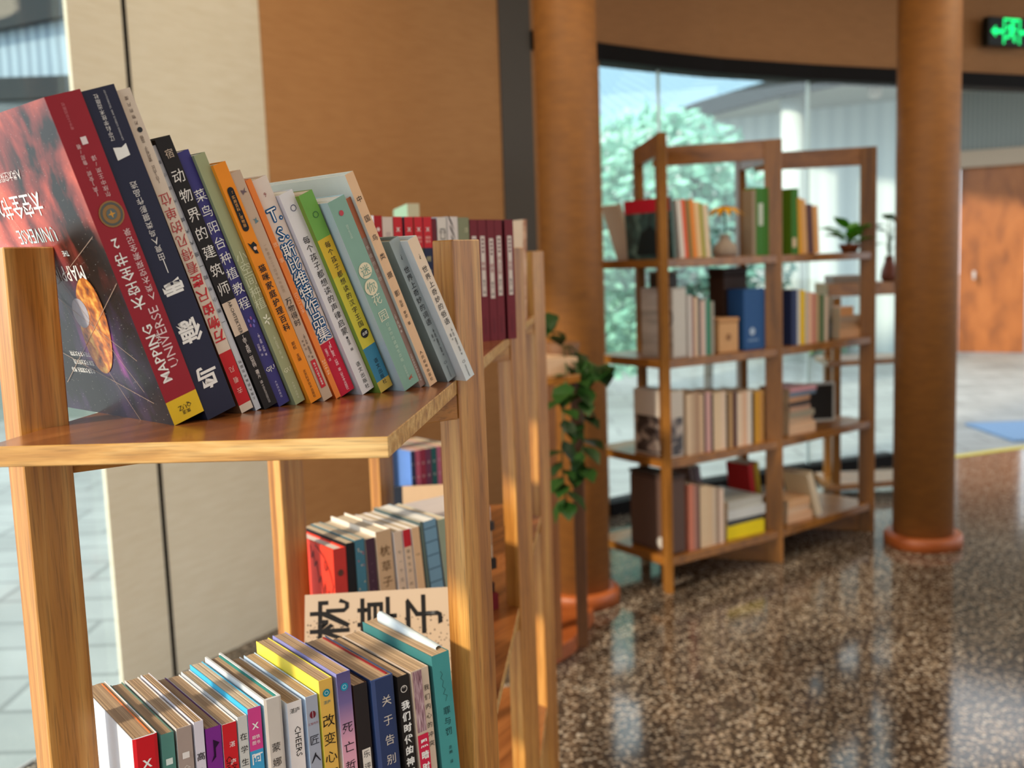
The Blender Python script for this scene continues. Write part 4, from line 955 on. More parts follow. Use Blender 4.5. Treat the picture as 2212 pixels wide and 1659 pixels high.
# flat pile beside the third post
pl = [((120, 24, 34), 0.030), ((70, 46, 40), 0.018), ((176, 130, 96), 0.026), ((50, 44, 42), 0.020), ((206, 190, 170), 0.024), ((186, 160, 134), 0.028), ((60, 58, 60), 0.016), ((210, 200, 196), 0.026)]
z = Z2; nm = ['crimson', 'dark brown', 'sand', 'charcoal', 'ivory', 'tan', 'black', 'white']
for k, (c, h) in enumerate(pl):
    a = rad(90 - 52)
    M = Matrix.Translation((-0.140 - 0.004 * (k % 3), 1.735 + 0.003 * (k % 2), z)) @ Matrix.Rotation(a + rad((k * 7) % 5 - 2), 4, 'Z') @ Matrix.Translation((0, 0, h)) @ Matrix.Rotation(rad(90), 4, 'Y')
    o = book('paperback', nm[k] + ' book lying flat in the pile beside the third post', (0, 0, 0), 90, h, 0.125, 0.14, c, pages=PG_CREAM, slabs=2, group='flat pile on the second board of the second bay')
    o.matrix_world = M
    z += h + 0.0004

# face-out book with brush title turned on its side
sg = empty('face_out_book', (-0.325, 1.386, Z2))
sg.matrix_world = Matrix.Translation((-0.307, 1.342, Z2)) @ Matrix.Rotation(rad(4), 4, 'Z') @ Matrix.Rotation(rad(-28), 4, 'X')
tag(sg, 'beige speckled book on its side, cover outward, with black brush title', 'book', None)
def speckle():
    m, nt, p = newmat('speckled_cover')
    tc = nt.nodes.new('ShaderNodeTexCoord'); v = nt.nodes.new('ShaderNodeTexVoronoi'); v.inputs['Scale'].default_value = 190
    n = nt.nodes.new('ShaderNodeTexNoise'); n.inputs['Scale'].default_value = 30
    nt.links.new(tc.outputs['Object'], v.inputs['Vector']); nt.links.new(tc.outputs['Object'], n.inputs['Vector'])
    r = ramp(nt, [(0.20, (46, 38, 34)), (0.27, (190, 166, 140))]); nt.links.new(v.outputs['Distance'], r.inputs[0])
    sx = nt.nodes.new('ShaderNodeSeparateXYZ'); nt.links.new(tc.outputs['Object'], sx.inputs[0])
    mr = nt.nodes.new('ShaderNodeMapRange'); mr.inputs[1].default_value = 0.150; mr.inputs[2].default_value = 0.142; nt.links.new(sx.outputs[2], mr.inputs[0])
    mx = nt.nodes.new('ShaderNodeMix'); mx.data_type = 'RGBA'; mx.inputs[6].default_value = lin((192, 170, 146))
    nt.links.new(mr.outputs[0], mx.inputs[0]); nt.links.new(r.outputs[0], mx.inputs[7]); nt.links.new(mx.outputs[2], p.inputs['Base Color']); p.inputs['Roughness'].default_value = 0.6
    return m
box('front_cover', 0, 0.225, -0.001, 0.0, 0, 0.185, speckle(), sg)
box('pages', 0.002, 0.223, 0.0001, 0.016, 0.001, 0.183, PG_CREAM, sg)
box('back_cover', 0, 0.225, 0.0161, 0.017, 0, 0.185, flat((200, 180, 156)), sg)
for k, ch in enumerate('枕草子'):
    letter(sg, ch, (0.036 + 0.068 * k, -0.0015, 0.148), 0.060, INK, 'h', 90, 0.015)
letter(sg, '清少纳言 著', (0.210, -0.0015, 0.095), 0.006, (90, 74, 60), 'h', 90)

# ------------------------------------------------------------------ third bay, second board
O5 = (0.02, 2.42, Z2); AZ5 = 50
G5 = 'books on the second board in the third bay'
for nm, t, th, c, lf in (('blue', -0.3275, 0.0115, (44, 50, 84), (96, 136, 206)), ('rose pink', -0.3145, 0.0120, (196, 90, 116), (206, 110, 130)), ('crimson', -0.3020, 0.0145, (150, 40, 66), None),
                         ('plum', -0.2868, 0.0145, (112, 54, 84), None), ('deep teal', -0.2716, 0.0148, (34, 92, 92), None), ('soft pink', -0.2560, 0.0120, (190, 100, 130), None),
                         ('ochre', -0.2430, 0.016, (190, 140, 60), None), ('slate', -0.2260, 0.018, (80, 90, 110), None)):
    bk = book('paperback', nm + ' paperback in the upright row in the third bay', rowpos(O5, AZ5, t), AZ5, th, 0.227, 0.15, c, left=lf, group=G5, slabs=3,
              texts=[('文学名著', 0.12, 0.55, 0.5, (210, 200, 196), dict(size=th * 0.5))])
def faceout(name, label, loc, rz, w, h, d, tilt, cover, side, txt=None):
    o = empty(name); o.matrix_world = Matrix.Translation(loc) @ Matrix.Rotation(rad(rz), 4, 'Z') @ Matrix.Rotation(rad(tilt), 4, 'X')
    tag(o, label, 'book')
    box('front_cover', 0, w, -0.001, 0, 0, h, M_(cover), o); box('pages', 0.001, w - 0.001, 0.0001, d, 0.001, h - 0.001, PG_CREAM, o); box('back_cover', 0, w, d + 0.0001, d + 0.001, 0, h, M_(side), o)
    if txt: letter(o, txt, (w * 0.6, -0.0015, h * 0.72), 0.03, INK, 'h')
    return o
faceout('face_out_book', 'tan book with black bird print propped before the third bay row', (-0.245, 2.12, Z2), 3, 0.17, 0.165, 0.018, -14, (206, 176, 142), (200, 170, 140), '燕')
faceout('face_out_book', 'dark navy book propped behind the tan bird print book', (-0.268, 2.165, Z2), 3, 0.10, 0.155, 0.016, -8, (34, 42, 56), (34, 42, 56))
# third board, second bay: pale books low behind the posts
for k, (c, nm) in enumerate((((214, 216, 222), 'white'), ((150, 170, 206), 'powder blue'), ((220, 214, 200), 'ivory'), ((196, 186, 160), 'straw'))):
    book('paperback', nm + ' paperback low on the third board behind the right post', rowpos((-0.10, 1.64, Z3), 52, 0.024 * k), 52, 0.022, 0.215, 0.15, c, group='books on the third board', slabs=2)

# ================================================================== FAR BOOKCASE (folding-screen plan)
FP = [Vector((0.655, 4.25)), Vector((1.258, 4.655)), Vector((1.862, 5.135))]
BP = [Vector((0.625, 4.86)), Vector((1.205, 5.30))]
FT = 1.968
fb = empty('bookcase', (1.2, 4.9, 0)); tag(fb, 'tall brown open bookcase standing on terrazzo in front of the window', 'bookcase')
bpy.context.view_layer.update()
def fpost(p, toward, top=FT, w=0.078, t=0.036, name='post'):
    d = (toward - p).normalized()
    q = p + d * w
    return under(bar(name, (p.x, p.y), (q.x, q.y), t, 0.0, top, walnut_far, None, 0.002), fb)
fpost(FP[0], BP[0]); fpost(FP[1], BP[0]); fpost(FP[2], BP[1]); fpost(BP[0], FP[0]); fpost(BP[1], FP[1])
def frail(a, b, z0, z1, nm='rail'):
    d = (b - a).normalized(); a2 = a + d * 0.078; b2_ = b - d * 0.078
    return under(bar(nm, (a2.x, a2.y), (b2_.x, b2_.y), 0.03, z0, z1, walnut_flat, None, 0.002), fb)
for a, b in ((BP[0], FP[1]), (BP[1], FP[2])):
    frail(a, b, FT - 0.088, FT, 'top_rail'); frail(a, b, 0.002, 0.115, 'toe_rail')
for a, b in ((FP[0], BP[0]), (FP[1], BP[1])):
    frail(a, b, FT - 0.088, FT, 'top_rail')
LV = (1.448, 1.020, 0.587, 0.155)
r01 = (FP[1] - FP[0]).normalized(); i01 = Vector((-r01.y, r01.x))
r12 = (FP[2] - FP[1]).normalized(); i12 = Vector((-r12.y, r12.x))
for z in LV:
    p = [FP[0] + i01 * 0.002, FP[1] + i01 * 0.004, FP[2] + i12 * 0.004, FP[2] + i12 * 0.46, FP[1] + i12 * 0.52, FP[0] + i01 * 0.50]
    under(prism('shelf_board', [(v.x, v.y) for v in p], z - 0.036, z, walnut_flat, None, 0.002), fb)

def fpos(bay, t, inn, z):
    a, r, i = ((FP[0], r01, i01), (FP[1], r12, i12))[bay]
    q = a + r * t + i * inn
    return (q.x, q.y, z)
FAZ = (math.degrees(math.atan2(r01.x, r01.y)), math.degrees(math.atan2(r12.x, r12.y)))
ORD = ('first', 'second', 'third', 'fourth', 'fifth', 'sixth', 'seventh', 'eighth', 'ninth', 'tenth', 'eleventh', 'twelfth', 'thirteenth', 'fourteenth', 'fifteenth', 'sixteenth', 'seventeenth', 'eighteenth')
LVN = ('top shelf', 'second shelf', 'third shelf', 'bottom shelf')
def fbook(bay, lev, t, th, H, c, label, lean=0.0, D=0.17, inn=0.035, left=None, pages=PG_CREAM, bands=None, group=None, name='book', pitch=0):
    return book(name, label, fpos(bay, t, inn, LV[lev]), FAZ[bay], th, H, D, c, left=left, lean=lean, pages=pages, slabs=2, bands=bands, group=group)
def frow(bay, lev, t, lst, where, lean=0.0, D=0.17):
    g = 'books on the %s of the far bookcase, %s' % (LVN[lev], where)
    n = len(lst)
    for k, (nm, c, th, H) in enumerate(lst):
        th = th - 0.001
        fbook(bay, lev, t, th, H, c, '%s book, %s %s, %s of far bookcase' % (nm, ORD[k], where, LVN[lev]), lean, D, group=g)
        t += (th + 0.001) / math.cos(rad(lean))
    return t
# --- top shelf
mg = fbook(0, 0, 0.088, 0.012, 0.262, (90, 120, 118), 'teal magazine with red masthead facing left on the top shelf of far bookcase', lean=4, D=0.30, left=two_tone('teal_cover', [(0.35, (24, 52, 58)), (0.55, (52, 96, 98)), (0.7, (110, 150, 146))], None, noise=True, scale=(20, 20, 16)), pages=PG_WHITE, name='magazine',
           bands=None)
decal('masthead', mg, 'rect', (-0.0008, 0.15, 0.232), 0.296, 0.058, (206, 34, 58), CV)
letter(mg, 'TIME OUT'[:4], (-0.0012, 0.11, 0.230), 0.045, (240, 210, 210), 'h', 0, base=CV) if False else None
decal('cover_figure', mg, [(-.5, -.5), (.5, -.5), (.4, .1), (.1, .5), (-.3, .2)], (-0.0010, 0.15, 0.085), 0.18, 0.13, (20, 40, 46), CV)
mg2 = fbook(0, 0, 0.140, 0.018, 0.262, (206, 190, 170), 'cream magazine slumped against the teal magazine on top shelf', lean=20, D=0.12, inn=0.350, left=(206, 190, 170), pages=PG_WHITE, name='magazine')
frow(0, 0, 0.128, [('white', (222, 214, 206), 0.026, 0.245), ('vermilion', (220, 92, 52), 0.024, 0.250), ('olive brown', (122, 110, 56), 0.022, 0.245), ('amber orange', (226, 136, 52), 0.028, 0.250), ('sand', (226, 190, 140), 0.030, 0.240), ('lime', (150, 150, 40), 0.020, 0.235), ('pale cream', (222, 200, 170), 0.030, 0.228)], 'left of the flower vase', lean=5)
frow(0, 0, 0.570, [('taupe', (150, 132, 110), 0.022, 0.295)], 'left of green binders', D=0.06)
GB = (56, 116, 30)
for k, t in enumerate((0.594, 0.651)):
    o = fbook(0, 0, t, 0.055, 0.305, GB, ('green ring binder with white label left of the middle post', 'green ring binder half hidden by the middle post')[k], D=0.07, left=(120, 150, 30), name='binder', group='green ring binders')
    if k == 0: decal('label_plate', o, 'rect', (0.030, -0.0006, 0.185), 0.030, 0.100, (190, 200, 186))
o = fbook(1, 0, 0.118, 0.055, 0.305, GB, 'green ring binder right of the middle post with label near its foot', D=0.2, name='binder', group='green ring binders', left=(90, 130, 30))
decal('label_plate', o, 'rect', (0.022, -0.0006, 0.055), 0.030, 0.045, (214, 190, 160))
frow(1, 0, 0.176, [('golden yellow', (222, 160, 40), 0.034, 0.262), ('peach tan', (222, 170, 112), 0.036, 0.255), ('violet brown', (96, 64, 66), 0.050, 0.232), ('apricot', (226, 166, 100), 0.044, 0.225)], 'right of the green binders', lean=4)
# flower vase
vz = empty('flower_vase', fpos(0, 0.435, 0.075, LV[0])); tag(vz, 'small stone vase with drooping yellow flower on the top shelf of far bookcase', 'vase')
lathe('vase_body', [(0.045, 0), (0.058, 0.015), (0.050, 0.05), (0.022, 0.075), (0.020, 0.095), (0.024, 0.10)], flat((156, 140, 126), 0.6), vz, 18)
tube('stem', [(0, 0, 0.09), (0.004, 0, 0.14), (0, 0, 0.195)], 0.004, flat((40, 70, 50)), vz)
for k in range(12):
    a = k * math.pi / 6
    d = Vector((math.cos(a), math.sin(a), 0)); s = Vector((-d.y, d.x, 0)) * 0.017
    p0 = Vector((0, 0, 0.212)); 
    obj('petal', [p0, p0 + d * 0.045 + s + Vector((0, 0, 0.004)), p0 + d * 0.098 + Vector((0, 0, -0.035)), p0 + d * 0.045 - s + Vector((0, 0, 0.004))], [(0, 1, 2, 3)], flat((232, 166, 26), 0.6), vz)
lathe('flower_centre', [(0.03, 0), (0.026, 0.012), (0.01, 0.018)], flat((150, 84, 20), 0.8), vz, 14, (0, 0, 0.208))
for k, a in enumerate((0.4, 2.2, 3.7, 5.2)):
    d = Vector((math.cos(a), math.sin(a), 0)); s = Vector((-d.y, d.x, 0)) * 0.014
    p0 = Vector((0, 0, 0.125))
    obj('leaf', [p0, p0 + d * 0.03 + s, p0 + d * 0.07 + Vector((0, 0, -0.012)), p0 + d * 0.03 - s], [(0, 1, 2, 3)], flat((46, 84, 60), 0.5), vz)
# trailing plants
def leaf_mesh():
    me = bpy.data.meshes.new('leaf')
    v = [(0, 0, 0), (0.30, 0.36, 0.05), (0.62, 0.34, 0.06), (1.0, 0, -0.12), (0.62, -0.34, 0.06), (0.30, -0.36, 0.05), (0.5, 0, -0.02)]
    me.from_pydata(v, [], [(0, 6, 1), (1, 6, 2), (2, 6, 3), (3, 6, 4), (4, 6, 5), (5, 6, 0)])
    for p in me.polygons: p.use_smooth = True
    return me
LM = {}
def add_leaf(parent, pos, yaw, pitch, s, col):
    if col not in LM:
        LM[col] = leaf_mesh(); LM[col].materials.append(flat(col, 0.35))
    o = bpy.data.objects.new('leaf', LM[col]); COL.objects.link(o); o.parent = parent
    o.location = pos; o.rotation_euler = (0, rad(pitch), rad(yaw)); o.scale = (s, s, s)
pt = empty('potted_plant', fpos(1, 0.63, 0.06, LV[0])); tag(pt, 'small green leafy plant in brown pot on the top shelf right end', 'plant')
lathe('pot', [(0.035, 0), (0.05, 0.03), (0.052, 0.04), (0.045, 0.042)], flat((120, 66, 40), 0.6), pt, 16)
rp = random.Random(9)
for k in range(13):
    a = k * 137.5
    h = 0.045 + 0.006 * k
    add_leaf(pt, (0.02 * math.cos(rad(a)), 0.02 * math.sin(rad(a)), h), a, rp.uniform(-45, 10), rp.uniform(0.10, 0.14), ((78, 156, 36), (112, 186, 56))[k % 2])
    tube('stem', [(0, 0, 0.03), (0.02 * math.cos(rad(a)), 0.02 * math.sin(rad(a)), h)], 0.002, flat((70, 110, 50)), pt, 4)

# --- second shelf
def fbox(name, label, bay, t, inn, z, w, d, h, mat, cat, bev=0.003, yaw=0.0):
    p = fpos(bay, t, inn, z)
    o = empty(name, p, rad(90 - FAZ[bay] + yaw)); tag(o, label, cat)
    return o, (lambda nm, x0, x1, y0, y1, z0, z1, m, bv=bev: box(nm, x0, x1, y0, y1, z0, z1, M_(m), o, bv))
GREYW = two_tone('streaky_paper', [(0.3, (150, 146, 140)), (0.5, (188, 182, 174)), (0.7, (206, 202, 196))], None, noise=True, scale=(3, 3, 26))
o, bx_ = fbox('slipcase', 'large pale grey slipcase with ring mark at the left end of second shelf', 0, 0.075, 0.04, LV[1], 0, 0, 0, None, 'box')
bx_('case', 0, 0.085, 0, 0.20, 0, 0.305, GREYW); decal('ring_mark', o, 'ring', (-0.0006, 0.035, 0.175), 0.085, 0.085, (120, 118, 116), CV, 20); bx_('spine_strip', 0.004, 0.080, -0.002, -0.0005, 0.01, 0.295, (200, 196, 190), 0)
o, bx_ = fbox('storage_box', 'dark box standing on the pale slipcase under the top shelf', 0, 0.10, 0.08, LV[1] + 0.3055, 0, 0, 0, None, 'box')
bx_('body', 0, 0.05, 0, 0.13, 0, 0.058, (52, 46, 40)); bx_('lid', -0.002, 0.052, -0.002, 0.132, 0.0585, 0.07, (110, 104, 88))
frow(0, 1, 0.165, [('white', (206, 200, 196), 0.022, 0.270), ('rose grey', (160, 120, 112), 0.016, 0.262), ('cream', (222, 196, 168), 0.020, 0.258), ('grey and black', (90, 88, 92), 0.018, 0.262), ('pinkish white', (222, 190, 176), 0.020, 0.240), ('light grey', (176, 178, 174), 0.014, 0.25), ('jade green', (24, 128, 96), 0.024, 0.245), ('stone grey', (150, 146, 134), 0.024, 0.235)], 'right of the pale slipcase')
o, bx_ = fbox('cardboard_box', 'low tan cardboard box on the second shelf beside the blue case', 0, 0.365, 0.05, LV[1], 0, 0, 0, None, 'box')
bx_('body', 0, 0.125, 0, 0.16, 0, 0.135, (206, 158, 108)); bx_('lid', -0.003, 0.128, -0.003, 0.163, 0.1355, 0.155, (196, 146, 98))
decal('shop_mark', o, 'disc', (0.06, -0.0035, 0.07), 0.03, 0.03, (150, 106, 66))
o, bx_ = fbox('blue_case', 'upright blue file case with white emblem left of the middle post', 0, 0.520, 0.045, LV[1], 0, 0, 0, None, 'box')
bx_('case', 0, 0.140, 0, 0.10, 0, 0.280, (36, 82, 138)); decal('emblem', o, 'disc', (0.055, -0.0006, 0.085), 0.036, 0.036, (170, 190, 214)); decal('emblem_line', o, 'rect', (0.06, -0.0006, 0.045), 0.07, 0.010, (110, 140, 180))
o, bx_ = fbox('wooden_box', 'dark brown box stacked behind and above the blue file case', 0, 0.515, 0.160, LV[1], 0, 0, 0, None, 'box')
bx_('body', 0, 0.150, 0, 0.10, 0, 0.34, (66, 46, 38)); bx_('lid', -0.002, 0.152, -0.002, 0.102, 0.3405, 0.375, (54, 38, 34))
frow(1, 1, 0.118, [('navy', (44, 56, 96), 0.044, 0.262), ('sky and white', (206, 210, 214), 0.020, 0.265), ('yellow', (232, 190, 30), 0.042, 0.258), ('grey white', (190, 186, 180), 0.020, 0.24), ('blush', (226, 180, 150), 0.040, 0.245), ('crimson pink', (196, 110, 100), 0.022, 0.240), ('tan', (196, 160, 120), 0.026, 0.235), ('olive', (120, 120, 80), 0.022, 0.232), ('bottle green', (60, 104, 60), 0.026, 0.228), ('warm white', (214, 190, 166), 0.032, 0.222)], 'right of the middle post')
mgk = empty('mug', fpos(1, 0.475, 0.10, LV[1])); tag(mgk, 'grey mug with dark base between book row and flat pile', 'mug')
lathe('cup', [(0.030, 0), (0.036, 0.01), (0.038, 0.11), (0.035, 0.11), (0.033, 0.014), (0.0, 0.012)], flat((66, 66, 58), 0.4), mgk, 18)
lathe('tea_towel', [(0.030, 0.10), (0.040, 0.15), (0.042, 0.20), (0.036, 0.215)], flat((150, 142, 128), 0.8), mgk, 14)
def fpile(bay, lev, t, inn, items, where, w=0.15, d=0.19, z0=0.0):
    z = LV[lev] + z0
    for k, (nm, c, h, ww) in enumerate(items):
        p = fpos(bay, t + 0.003 * ((k * 5) % 4), inn + 0.004 * ((k * 3) % 3), z)
        o = book('book', '%s book lying flat, %s up in pile %s' % (nm, ORD[k], where), (0, 0, 0), 90, h, ww, d, c, pages=PG_CREAM, slabs=2, group='flat pile ' + where)
        o.matrix_world = Matrix.Translation(p) @ Matrix.Rotation(rad(90 - FAZ[bay] + (k * 11) % 7 - 3), 4, 'Z') @ Matrix.Translation((0, 0, h)) @ Matrix.Rotation(rad(90), 4, 'Y')
        z += h + 0.0005
    return z
fpile(1, 1, 0.545, 0.06, [('peach', (226, 176, 130), 0.045, 0.20), ('sand', (196, 156, 116), 0.035, 0.19), ('grey tan', (176, 150, 124), 0.03, 0.19), ('orange', (226, 160, 96), 0.045, 0.12)], 'ending the far second shelf')
# --- third shelf
o, bx_ = fbox('photo_case', 'tall white case with dark photograph print at left end of third shelf', 0, 0.050, 0.04, LV[2], 0, 0, 0, None, 'box')
bx_('case', 0, 0.085, 0, 0.235, 0, 0.290, (206, 198, 188))
PHOTO = two_tone('dark_photo', [(0.35, (36, 32, 36)), (0.5, (70, 62, 64)), (0.62, (190, 176, 166))], None, noise=True, scale=(14, 14, 22), detail=3)
decal('photograph', o, 'rect', (-0.0006, 0.118, 0.092), 0.20, 0.165, PHOTO, CV); decal('photograph', o, 'rect', (0.042, -0.0006, 0.092), 0.07, 0.165, PHOTO)
CR = [('ivory', (222, 196, 166)), ('sand beige', (196, 166, 138)), ('warm tan', (176, 142, 116)), ('ecru', (214, 182, 150)), ('dark plum', (80, 56, 64)), ('pale pink', (212, 166, 160)), ('black', (44, 38, 40)), ('broad ecru', (222, 196, 162)), ('ivory pink', (226, 200, 176)), ('ink black', (50, 40, 36)), ('gold tipped', (176, 140, 96)), ('maroon', (74, 40, 44)), ('cream', (226, 202, 176)), ('peach', (222, 178, 146)), ('white', (226, 212, 196)), ('jet', (36, 32, 34)), ('mustard', (206, 150, 40)), ('amber', (196, 140, 70))]
WD = [0.034, 0.030, 0.024, 0.030, 0.016, 0.036, 0.018, 0.056, 0.034, 0.018, 0.034, 0.030, 0.040, 0.034, 0.036, 0.020, 0.040, 0.030]
frow(0, 2, 0.148, [(CR[k][0], CR[k][1], WD[k] * 0.87, 0.270 - 0.0022 * k + 0.005 * ((k * 7) % 3)) for k in range(18)], 'beside the photo case')
zt = fpile(1, 2, 0.115, 0.05, [('cream', (226, 186, 150), 0.050, 0.20), ('oatmeal', (200, 166, 136), 0.030, 0.19), ('grey', (160, 150, 130), 0.028, 0.19), ('rust', (190, 150, 126), 0.026, 0.17), ('charcoal', (60, 54, 54), 0.020, 0.16), ('tan', (196, 146, 110), 0.026, 0.18), ('slate blue', (110, 130, 150), 0.022, 0.21), ('pink', (206, 150, 160), 0.018, 0.20)], 'on third shelf by middle post')
bb = empty('framed_board', fpos(1, 0.38, 0.30, LV[2]), rad(90 - FAZ[1] - 30)); tag(bb, 'black panel in thin white frame standing on the third shelf', 'frame')
box('panel', 0.012, 0.288, -0.004, 0.012, 0.012, 0.188, flat((44, 46, 48), 0.5), bb)
for nm, a in (('frame_side', (0, 0.012, -0.006, 0.014, 0, 0.20)), ('frame_side', (0.288, 0.30, -0.006, 0.014, 0, 0.20)), ('frame_side', (0.012, 0.288, -0.006, 0.014, 0, 0.012)), ('frame_side', (0.012, 0.288, -0.006, 0.014, 0.188, 0.20))):
    box(nm, *a, flat((206, 214, 216), 0.4), bb)
# --- bottom shelf
o, bx_ = fbox('storage_box', 'large dark brown storage box with white tag at left end of bottom shelf', 0, 0.045, 0.04, LV[3], 0, 0, 0, None, 'box')
bx_('body', 0, 0.095, 0, 0.27, 0, 0.335, (96, 74, 66), 0.008); decal('white_tag', o, 'disc', (-0.0008, 0.06, 0.045), 0.055, 0.05, (200, 196, 190), CV); bx_('lid', -0.002, 0.097, -0.002, 0.272, 0.336, 0.350, (80, 64, 58))
frow(0, 3, 0.152, [('salmon', (212, 130, 106), 0.030, 0.300), ('rose brown', (176, 126, 112), 0.024, 0.292), ('dark taupe', (96, 70, 66), 0.016, 0.29), ('cream', (226, 198, 162), 0.050, 0.280), ('ecru', (222, 192, 156), 0.026, 0.272), ('ivory', (214, 192, 168), 0.024, 0.266), ('dark edged', (150, 124, 106), 0.018, 0.258), ('ivory white', (222, 196, 176), 0.030, 0.252)], 'right of the dark storage box')
fpile(0, 3, 0.405, 0.05, [('bright yellow', (232, 208, 20), 0.062, 0.235), ('black edged white', (70, 72, 76), 0.026, 0.24), ('white', (206, 208, 206), 0.045, 0.24), ('pale grey', (190, 188, 180), 0.040, 0.235)], 'of big volumes, bottom shelf', d=0.26)
fpile(1, 3, 0.100, 0.05, [('light tan', (222, 176, 138), 0.040, 0.19), ('ivory', (226, 190, 156), 0.032, 0.18), ('peach', (222, 174, 130), 0.040, 0.17)], 'right of middle post, bottom shelf')
fbook(1, 3, 0.32, 0.042, 0.235, (226, 206, 176), 'cream book leaning back over the flat pile on bottom shelf', lean=20, D=0.15, left=(222, 206, 170), name='book')
fbook(1, 3, 0.378, 0.024, 0.225, (70, 44, 46), 'dark maroon book leaning behind the cream one on bottom shelf', lean=20, D=0.15, inn=0.09, name='book')
for k, (nm, c) in enumerate((('red', (190, 40, 44)), ('ochre', (180, 150, 40)))):
    fbook(1, 3, 0.11 + 0.045 * k, 0.035, 0.27, c, nm + ' book standing at the back of the bottom shelf behind the flat pile', lean=8, inn=0.26, D=0.14)
for k, (nm, c) in enumerate((('grey brown', (110, 92, 90)), ('violet grey', (126, 112, 120)))):
    fbook(0, 3, 0.50 + 0.04 * k, 0.03, 0.29, c, nm + ' book leaning at the back of bottom shelf left of the middle post', lean=10, inn=0.34, D=0.14)

# ------------------------------------------------------------------ low bookcase beyond the far one
lw = empty('bookcase', (2.05, 5.9, 0)); tag(lw, 'low wooden bookcase beyond the far one carrying a potted plant', 'bookcase')
bpy.context.view_layer.update()
for x, y in ((1.88, 5.86), (2.42, 5.98), (2.52, 6.16), (1.92, 6.14)):
    under(box('post', x, x + 0.045, y, y + 0.045, 0, 1.19, walnut_far, None, 0.002), lw)
for z0, z1 in ((1.195, 1.27), (0.79, 0.82), (0.05, 0.085)):
    under(prism('shelf_board', [(1.84, 5.84), (2.50, 5.95), (2.60, 6.22), (1.88, 6.22)], z0, z1, walnut_flat, None, 0.002), lw)
o = empty('storage_box', (1.90, 5.92, 1.2705), rad(8)); tag(o, 'flat grey box lying on the low bookcase behind the right post', 'box')
box('body', 0, 0.17, 0, 0.12, 0, 0.03, flat((130, 118, 108)), o); box('lid', -0.002, 0.172, -0.002, 0.122, 0.0305, 0.045, flat((150, 138, 128)), o)
vp = empty('vase_plant', (2.235, 5.95, 1.2705)); tag(vp, 'brown glazed vase with dark green leaves on the low bookcase', 'plant')
lathe('vase', [(0.035, 0), (0.048, 0.02), (0.045, 0.06), (0.028, 0.11), (0.022, 0.145), (0.028, 0.15)], flat((112, 66, 54), 0.25), vp, 18)
for k in range(9):
    a = k * 137.5; h = 0.20 + 0.022 * k
    tube('stem', [(0, 0, 0.13), (0.02 * math.cos(rad(a)), 0.02 * math.sin(rad(a)), h)], 0.0025, flat((50, 80, 44)), vp, 4)
    add_leaf(vp, (0.02 * math.cos(rad(a)), 0.02 * math.sin(rad(a)), h), a, rp.uniform(-30, 50), rp.uniform(0.08, 0.12), ((40, 76, 40), (70, 110, 60))[k % 2])

# ------------------------------------------------------------------ plant stand between the near row and the left column
ps = empty('plant_stand', (0.16, 3.5, 0)); tag(ps, 'dark wooden plant stand in front of the left column', 'stand')
bpy.context.view_layer.update()
DW = wood('dark_stand_wood', (74, 44, 22), (96, 58, 30), (112, 70, 38), rot=(0, rad(90), 0), across=20)
for x, y in ((0.105, 3.42), (0.205, 3.52), (0.115, 3.70), (0.22, 3.74)):
    under(box('post', x, x + 0.04, y, y + 0.04, 0.062, 1.034, DW, None, 0.002), ps)
under(prism('top_board', [(0.0, 3.38), (0.235, 3.45), (0.28, 3.80), (-0.05, 3.80)], 1.035, 1.062, walnut_flat, None, 0.002), ps)
under(prism('plinth', [(0.02, 3.36), (0.20, 3.62), (0.30, 3.95), (0.02, 3.95)], 0.0, 0.06, RING, None, 0.004), ps)
bk = book('book', 'pale book lying on the plant stand under trailing vine', (0, 0, 0), 90, 0.055, 0.19, 0.20, (206, 172, 140), pages=PG_CREAM, slabs=2)
bk.matrix_world = Matrix.Translation((0.065, 3.44, 1.0625)) @ Matrix.Rotation(rad(28), 4, 'Z') @ Matrix.Translation((0, 0, 0.055)) @ Matrix.Rotation(rad(90), 4, 'Y')
vn = empty('trailing_vine', (0.17, 3.62, 1.0625)); tag(vn, 'dark green trailing vine in pot hanging from the plant stand', 'plant')
lathe('pot', [(0.05, 0), (0.065, 0.09), (0.06, 0.095)], flat((120, 84, 58), 0.6), vn, 16, (0.02, 0.08, 0))
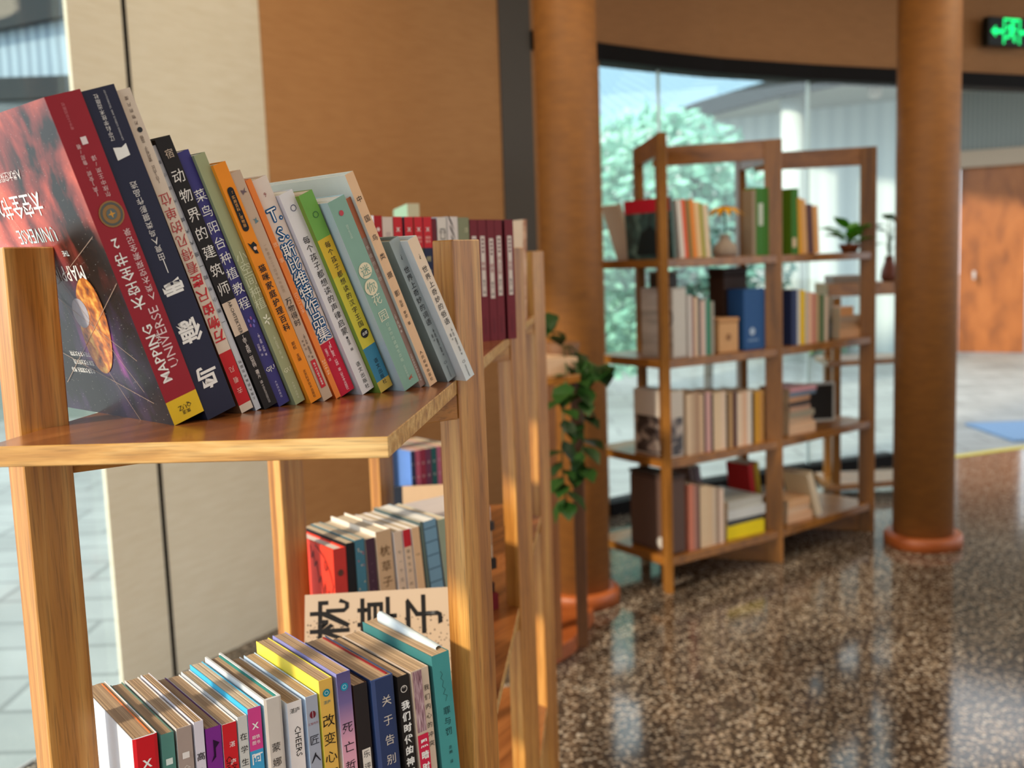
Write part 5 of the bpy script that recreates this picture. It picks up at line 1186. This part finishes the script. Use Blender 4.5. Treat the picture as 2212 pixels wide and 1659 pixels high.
runs = [[(0.0, 0.05, 0.10), (-0.03, -0.10, 0.16), (-0.04, -0.20, 0.22)], [(0.03, 0.02, 0.09), (0.06, -0.12, 0.02), (0.075, -0.16, -0.10), (0.07, -0.16, -0.24), (0.055, -0.17, -0.33)],
        [(0.02, 0.02, 0.09), (0.02, -0.16, 0.02), (0.0, -0.25, -0.12), (-0.01, -0.25, -0.30), (0.0, -0.25, -0.42)], [(0.04, 0.03, 0.09), (0.09, -0.08, 0.045), (0.13, -0.12, 0.02), (0.165, -0.14, 0.03)]]
for r_ in runs:
    tube('vine_stem', r_, 0.003, flat((60, 74, 36)), vn, 5)
    for j in range(len(r_) - 1):
        a, b = Vector(r_[j]), Vector(r_[j + 1])
        for f_ in ((0.1, 0.3, 0.5, 0.7, 0.9) if j else (0.5, 0.8)):
            add_leaf(vn, a.lerp(b, f_), rp.uniform(190, 350), rp.uniform(10, 60), rp.uniform(0.065, 0.105), ((22, 46, 18), (34, 64, 24))[j % 2])
    add_leaf(vn, r_[-1], rp.uniform(230, 310), 30, 0.09, (30, 60, 22))

flush_text()

# marks printed on a label belong to that label (thing > part > sub-part)
CARRY = ('oval_label', 'red_stamp', 'title_disc', 'round_label', 'title_strip', 'title_panel', 'emblem', 'round_mark', 'cat_mark', 'flower_mark', 'stamp_frame', 'label_plate', 'planet')
RIDER = ('lettering', 'emblem_ring', 'emblem_core', 'emblem_star', 'emblem_line', 'round_mark_eye', 'cat_face', 'flower_vein', 'moon_glow')
def kind_of(o): return o.name.split('.')[0]
def bb(o):
    c = [Vector(q) for q in o.bound_box]
    return [min(v[i] for v in c) for i in range(3)], [max(v[i] for v in c) for i in range(3)]
for top in [o for o in COL.objects if o.parent is None]:
    kids = list(top.children)
    plates = [k for k in kids if kind_of(k) in CARRY]
    for k in kids:
        if kind_of(k) not in RIDER: continue
        lo, hi = bb(k)
        for p in plates:
            a, b = bb(p)
            if p is not k and all(a[i] - 0.001 <= lo[i] and hi[i] <= b[i] + 0.001 for i in range(3)) and not p.parent in plates:
                k.parent = p
                break
